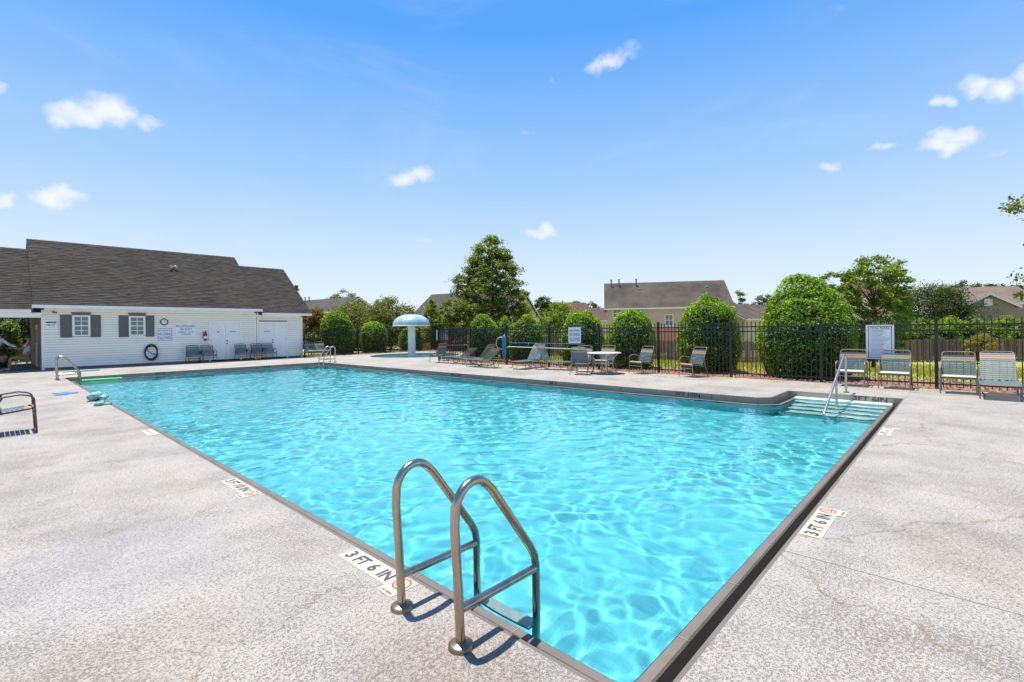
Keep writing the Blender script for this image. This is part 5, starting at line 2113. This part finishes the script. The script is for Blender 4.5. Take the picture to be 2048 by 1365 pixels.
tree('dark tree peeping over the grey roof by the pool house', 684, 88, 577, 60, TREEL, shape='round', leaf=.32, nclump=80, per=70, crown0=.3, seed=12, gap=.3)
tree('thin bare topped tree above the olive brown shrub', 765, 85, 576, 42, TREEL, shape='cone', leaf=.28, nclump=40, per=45, crown0=.3, seed=13)
tree('dark tree just behind the sloping end of the wing roof', 592, 52, 570, 36, DARKL, shape='oval', leaf=.2, nclump=60, per=80, crown0=.1, seed=14)
tree('dark tree right of the brown roofed house', 1478, 84, 577, 44, TREEL, shape='oval', leaf=.3, nclump=70, per=80, crown0=.15, seed=15)
tree('tree beyond the grey roofed cottage left of the largest bush', 1530, 120, 588, 62, DARKL, shape='round', leaf=.45, nclump=80, per=80, crown0=.15, seed=16, trunk=.2)
tree('tree beyond the cottage ridge partly behind the brown roofed house', 1392, 95, 552, 34, DARKL, shape='round', leaf=.35, nclump=40, per=60, crown0=.3, seed=17, trunk=.15)
for i, (px, top, w, D, lb) in enumerate(((1125, 605, 34, 170, 'distant dark pine over the left end of the red roof'), (1152, 603, 40, 165, 'distant dark pine over the middle of the red roof'),
                                         (1186, 605, 36, 170, 'distant dark pine by the gable of the brown roofed house'), (1502, 606, 30, 170, 'distant dark pine over the cottage valley'),
                                         (1935, 560, 66, 120, 'distant dark pine group left of the tan gabled house'), (1985, 566, 50, 125, 'distant dark pine above the tan gable'),
                                         (2036, 570, 60, 115, 'distant dark pine right of the tan gabled house'), (2080, 566, 60, 115, 'distant dark pine past the end of the tan gabled house'),
                                         (1905, 572, 44, 125, 'distant dark pine behind the mounded dark tree'))):
    tree(lb, px, D, top, w, DARKL, name='pine_tree', shape='round', leaf=.5, nclump=60, per=70, crown0=.3, seed=60 + i, trunk=.25, group='distant pines')
tree('tall oak whose leafy branches reach over the end of the chair row', 2300, 24, 330, 330, TREEL, name='oak_tree', shape='round', leaf=.17, nclump=230, per=70, crown0=.30, seed=31, trunk=.3, clump=.06, gap=.2, base=-.4,
     extra=[(2048, 404), (2036, 410), (2026, 417), (2045, 418), (2046, 556), (2042, 590)])
tree('small yellow green bush in front of the wooden fence', 1962, 35.5, 668, 50, YELL, name='yellow_bush', cat='bush', shape='round', leaf=.11, nclump=90, per=70, crown0=.15, seed=33, trunk=.04, group='shrubs on the lawn')
tree('small green shrub behind the fence next to the wing corner', 623, 34, 662, 24, TREEB, name='low_shrub', cat='shrub', shape='round', leaf=.1, nclump=50, per=60, crown0=.25, seed=34, trunk=.04, group='shrubs behind the far fence', base=0)
for i, px in enumerate((1800, 1850, 1902, 1955, 2010, 2064)):
    D = 41.5 - i * .55
    tree(('feathery evergreen hedge shrub above the wooden fence behind the rules sign', 'feathery evergreen hedge shrub under the dense mounded tree',
          'feathery evergreen hedge shrub above the wooden fence behind a fence post', 'feathery evergreen hedge shrub above the yellow green bush',
          'feathery evergreen hedge shrub below the tan gable wall', 'feathery evergreen hedge shrub at the open end of the wooden fence')[i],
         px, D, 637 - i * 1.0 + (3 if i % 2 else 0), 70, TREEB if i % 2 else HOLLY, name='hedge_shrub', cat='hedge', shape='mound', leaf=.15, nclump=110, per=90, crown0=.12, seed=70 + i, trunk=.06, group='evergreen hedge over the wooden fence')
# greenery seen through the porch; rear two get dark leaves in place of shade
for i, (x, y, h, R) in enumerate(((.62, 41.0, 2.45, .62), (1.3, 44.5, 3.4, 1.7), (-1.8, 43, 3.2, 1.5))):
    bush(('sunlit leafy shrub seen through the porch', 'leafy shrub behind the end wall of the porch', 'leafy shrub at the back of the porch behind the bending person')[i],
         x, y, R, h, .14, 200, (TREEB, DARKL, DARKL)[i], seed=80 + i, name='leafy_shrub', group='shrubs behind the porch', cat='shrub', rough=.12, core=True)

# grass: blades on the lawn that shows between the bushes
n = 90000
gx = RNG.uniform(17.6, 46, n)
gy = RNG.uniform(-14, 26, n)
ok = ((gx > 18.2) | (RNG.random(n) < .15)) & ~((gx < 24) & (gy > 19))
gx, gy = gx[ok], gy[ok]
n = len(gx)
gz = terrain_z(gx, gy)
a = RNG.uniform(0, 2 * PI, n)
h = RNG.uniform(.05, .14, n)
w = RNG.uniform(.012, .03, n)
lx, ly = RNG.normal(0, .03, n), RNG.normal(0, .03, n)
T = np.stack([np.stack([gx - np.cos(a) * w, gy - np.sin(a) * w, gz], -1), np.stack([gx + np.cos(a) * w, gy + np.sin(a) * w, gz], -1),
              np.stack([gx + lx, gy + ly, gz + h], -1)], 1)
tag(np_mesh('grass', T, np.arange(3 * n), BLADE, n=3), kind='stuff')


# ================================================================== HOUSES BEYOND
def gable_body(root, A, B, depth, z0, eave, ridge, wall, roofm, windows=(), front=False, pipes=(), brick=None, vents=(), over=.35):
    """house body whose front wall runs from A to B; local x along it, y into the depth"""
    A, B = np.array(A[:2], float), np.array(B[:2], float)
    w = np.linalg.norm(B - A)
    u = (B - A) / w
    v = np.array((-u[1], u[0]))
    if v @ A < 0:
        v = -v
    rl_ = np.array(root.location[:2])
    o2 = A - rl_

    def P(x, y, z):
        q = o2 + u * x + v * y
        return (q[0], q[1], z - root.location[2])

    def boxp(x0, x1, y0, y1, za, zb):
        vs = [P(x, y, z) for z in (za, zb) for y in (y0, y1) for x in (x0, x1)]
        return vs, [(0, 2, 3, 1), (4, 5, 7, 6), (0, 1, 5, 4), (2, 6, 7, 3), (0, 4, 6, 2), (1, 3, 7, 5)]
    m = MB()
    m.add(*boxp(0, w, 0, depth, z0, eave))
    if front:
        m.add([P(0, 0, eave), P(w, 0, eave), P(w / 2, 0, ridge), P(0, depth, eave), P(w, depth, eave), P(w / 2, depth, ridge)], [(0, 1, 2), (3, 5, 4)])
    else:
        m.add([P(0, 0, eave), P(0, depth, eave), P(0, depth / 2, ridge), P(w, 0, eave), P(w, depth, eave), P(w, depth / 2, ridge)], [(0, 2, 1), (3, 4, 5)])
    m.build('wall', wall, root)
    r_ = MB()
    th = .14
    if front:
        s = (ridge - eave) / (w / 2)
        ez = eave - over * s
        pts = [(-over, ez), (w / 2, ridge), (w + over, ez)]
        for (xa, za), (xb, zb) in zip(pts[:-1], pts[1:]):
            vs = [P(xa, -over, za + th), P(xb, -over, zb + th), P(xb, depth + over, zb + th), P(xa, depth + over, za + th),
                  P(xa, -over, za), P(xb, -over, zb), P(xb, depth + over, zb), P(xa, depth + over, za)]
            r_.add(vs, [(0, 1, 2, 3), (7, 6, 5, 4), (0, 4, 5, 1), (1, 5, 6, 2), (2, 6, 7, 3), (3, 7, 4, 0)])
    else:
        s = (ridge - eave) / (depth / 2)
        ez = eave - over * s
        pts = [(-over, ez), (depth / 2, ridge), (depth + over, ez)]
        for (ya, za), (yb, zb) in zip(pts[:-1], pts[1:]):
            vs = [P(-over, ya, za + th), P(w + over, ya, za + th), P(w + over, yb, zb + th), P(-over, yb, zb + th),
                  P(-over, ya, za), P(w + over, ya, za), P(w + over, yb, zb), P(-over, yb, zb)]
            r_.add(vs, [(0, 1, 2, 3), (7, 6, 5, 4), (0, 4, 5, 1), (1, 5, 6, 2), (2, 6, 7, 3), (3, 7, 4, 0)])
    rf = r_.build('roof', roofm, root)
    if front:
        for sx, e in ((0, -1), (w, 1)):
            x0 = -over if e < 0 else w + over
            vs = [P(x0, -over - .02, ez - .1), P(w / 2, -over - .02, ridge - .1), P(w / 2, -over - .02, ridge + th), P(x0, -over - .02, ez + th)]
            MB().add(vs, [(0, 1, 2, 3)]).build('rake_board', TRIM, rf)
    else:
        MB().add(*boxp(-over, w + over, -over - .06, -over - .001, ez - .08, ez + .12)).build('gutter', TRIM, rf)
        for x in (-over - .015, w + over + .015):
            for ya in (-over, depth + over):
                vs = [P(x, ya, ez - .12), P(x, depth / 2, ridge - .12), P(x, depth / 2, ridge + .05), P(x, ya, ez + .05)]
                MB().add(vs, [(0, 1, 2, 3)]).build('rake_board', TRIM, rf)
    for x in pipes:
        yy = depth * .42
        zz = eave + (ridge - eave) * .84
        MB().tube([P(x, yy, zz - .2), P(x, yy, ridge + .5)], .08, 8).build('vent_pipe', SHUT, rf)
        MB().tube([P(x, yy, ridge + .46), P(x, yy, ridge + .55)], .13, 8).build('vent_cap', SHUT, rf)
    for x, f_ in vents:
        yy = depth / 2 * f_
        zz = eave + (ridge - eave) * f_ + th
        MB().add(*boxp(x - .16, x + .16, yy - .16, yy + .16, zz - .05, zz + .16)).build('roof_vent', WPLAST, rf)
    for x0, x1, za, zb in windows:
        wn = MB()
        wn.add(*boxp(x0 - .09, x1 + .09, -.05, -.001, zb, zb + .1)).add(*boxp(x0 - .09, x1 + .09, -.05, -.001, za - .1, za))
        wn.add(*boxp(x0 - .09, x0, -.05, -.002, za, zb)).add(*boxp(x1, x1 + .09, -.05, -.002, za, zb))
        wo = wn.build('window', TRIM, root)
        MB().add(*boxp(x0, x1, -.03, -.003, (za + zb) / 2 - .035, (za + zb) / 2 + .035)).build('sash_rail', TRIM, wo)
        for c, d in ((za, (za + zb) / 2 - .035), ((za + zb) / 2 + .035, zb)):
            for a_, b_ in ((x0, (x0 + x1) / 2 - .02), ((x0 + x1) / 2 + .02, x1)):
                MB().add(*boxp(a_, b_, -.015, -.004, c, d)).build('pane', GLASS, wo)
        MB().add(*boxp((x0 + x1) / 2 - .02, (x0 + x1) / 2 + .02, -.028, -.003, za, zb)).build('muntin', TRIM, wo)
    if brick:
        MB().add(*boxp(-.03, w + .03, -.06, -.002, z0, brick)).build('brick_base', BRICK, root)
    return P, w


def siding(name, c, c2):
    m = M(name, c, c2, 1.2, .8)
    t = m.node_tree
    b = t.nodes['Principled BSDF']
    g = nd('ShaderNodeNewGeometry', t)
    wv = nd('ShaderNodeTexWave', t, wave_type='BANDS', bands_direction='Z', wave_profile='SAW')
    wv.inputs['Scale'].default_value = 2.6
    t.links.new(g.outputs['Position'], wv.inputs[0])
    bu = nd('ShaderNodeBump', t)
    bu.inputs['Distance'].default_value = .05
    t.links.new(wv.outputs[0], bu.inputs['Height'])
    t.links.new(bu.outputs[0], b.inputs['Normal'])
    return m


BRICK = M('orange_brick', (.66, .27, .17), (.58, .23, .14), 12, .9)
S_TAN = siding('siding_taupe', (.60, .46, .49), (.57, .435, .465))
S_CRM = siding('siding_cream', (.82, .73, .64), (.78, .69, .61))
S_GRY = siding('siding_grey', (.34, .275, .29), (.30, .245, .26))
S_LG = siding('siding_light', (.70, .62, .55), (.66, .58, .52))
R_BRN = M('roof_brown', (.080, .061, .045), (.034, .028, .023), .55, .95, stretch=(1, 1, .15), bump=.4, bscale=14)
R_GRY = M('roof_grey', (.052, .047, .046), (.038, .035, .035), .8, .95, bump=.4, bscale=14)
R_RED = M('roof_reddish', (.105, .055, .042), (.075, .042, .034), .7, .95, bump=.4, bscale=14)
R_TAN = M('roof_tan', (.15, .105, .08), (.105, .075, .058), .7, .95, bump=.4, bscale=14)


def hroot(label, A):
    return thing('neighbour_house', label, 'house', (A[0], A[1], -1.45), 0, 'houses beyond the pool grounds')


def house_at(label, l, r, depth, eave, ridge, wall, roofm, **kw):
    A, B = FD(*l), FD(*r)
    t = hroot(label, A)
    gable_body(t, A, B, depth, -1.45, eave, ridge, wall, roofm, **kw)
    return t, A, B


# brown roofed two storey house
D0, D1 = 57.6, 55.0
ez_ = ZD(1330, 613, 56.2)
hA, A, B = house_at('taupe sided house with long brown stained roof and three vent pipes', (1215, D0), (1462, D1), 9.0, ez_, ez_ + 3.1, S_TAN, R_BRN,
                    pipes=(.55, 1.5, 3.6), vents=((4.0, .70), (11.8, .72)), brick=ZD(1340, 656, 56.2),
                    windows=[(w_, w_ + .85, ZD(1250, 634.5, 57), ZD(1250, 619.5, 57)) for w_ in (.70, 3.35)] + [(6.6, 7.4, ZD(1333, 651, 56), ZD(1333, 630.5, 56))])
house_at('cream gabled house with dark grey roof behind the conical tree', (830, 59), (1012, 53), 7.6, ZD(1012, 625, 53), ZD(1012, 581, 55.5) , S_CRM, R_GRY, pipes=(3.1, 4.1))
t_, A, B = house_at('house with plain dark grey roof and tan gable beside the pool house', (540, 68), (672, 60), 6.6, ZD(672, 622, 60), ZD(698, 595, 61.5), S_GRY, R_GRY, pipes=(4.1, 5.0))
house_at('house with reddish roof between the conical tree and the brown roof', (1108, 74), (1193, 76), 9, ZD(1193, 641, 76), ZD(1200, 606, 79), S_CRM, R_RED)
t_, A, B = house_at('low white cottage wing with burgundy shuttered window beside the brown roofed house', (1197, 78), (1240, 80), 6, ZD(1197, 640, 78), ZD(1200, 617, 79), S_CRM, R_RED)
house_at('small pale cottage with grey brown roof left of the largest bush', (1491, 60), (1575, 67), 7.5, ZD(1491, 637, 60), ZD(1491, 608, 63), S_LG, R_BRN)
house_at('house with reddish brown roof behind the airy green tree', (1740, 68), (1822, 68), 10, ZD(1800, 600, 68), ZD(1800, 564, 73), S_LG, R_RED)
# tan gabled house on the right
A, B = FD(1932, 49), FD(2075, 47)
hG = hroot('grey sided house with tan roof and front gable right of the dark mounded tree', A)
gable_body(hG, A, B, 8, -1.45, ZD(1990, 606, 48), ZD(1990, 577, 52), S_GRY, R_TAN)
A2, B2 = FD(1925, 44.6), FD(2030, 43.4)
Pg, wg = gable_body(hG, A2, B2, 6, -1.45, ZD(1980, 612, 44), ZD(1976, 588.5, 44), S_GRY, R_TAN, front=True)
cxg = wg / 2
zz = ZD(1977, 605, 44)
vs = [Pg(cxg - .3, -.03, zz - .32), Pg(cxg + .3, -.03, zz - .32), Pg(cxg + .3, -.03, zz + .32), Pg(cxg - .3, -.03, zz + .32)]
MB().add(vs, [(0, 1, 2, 3)]).build('gable_vent', TRIM, hG)
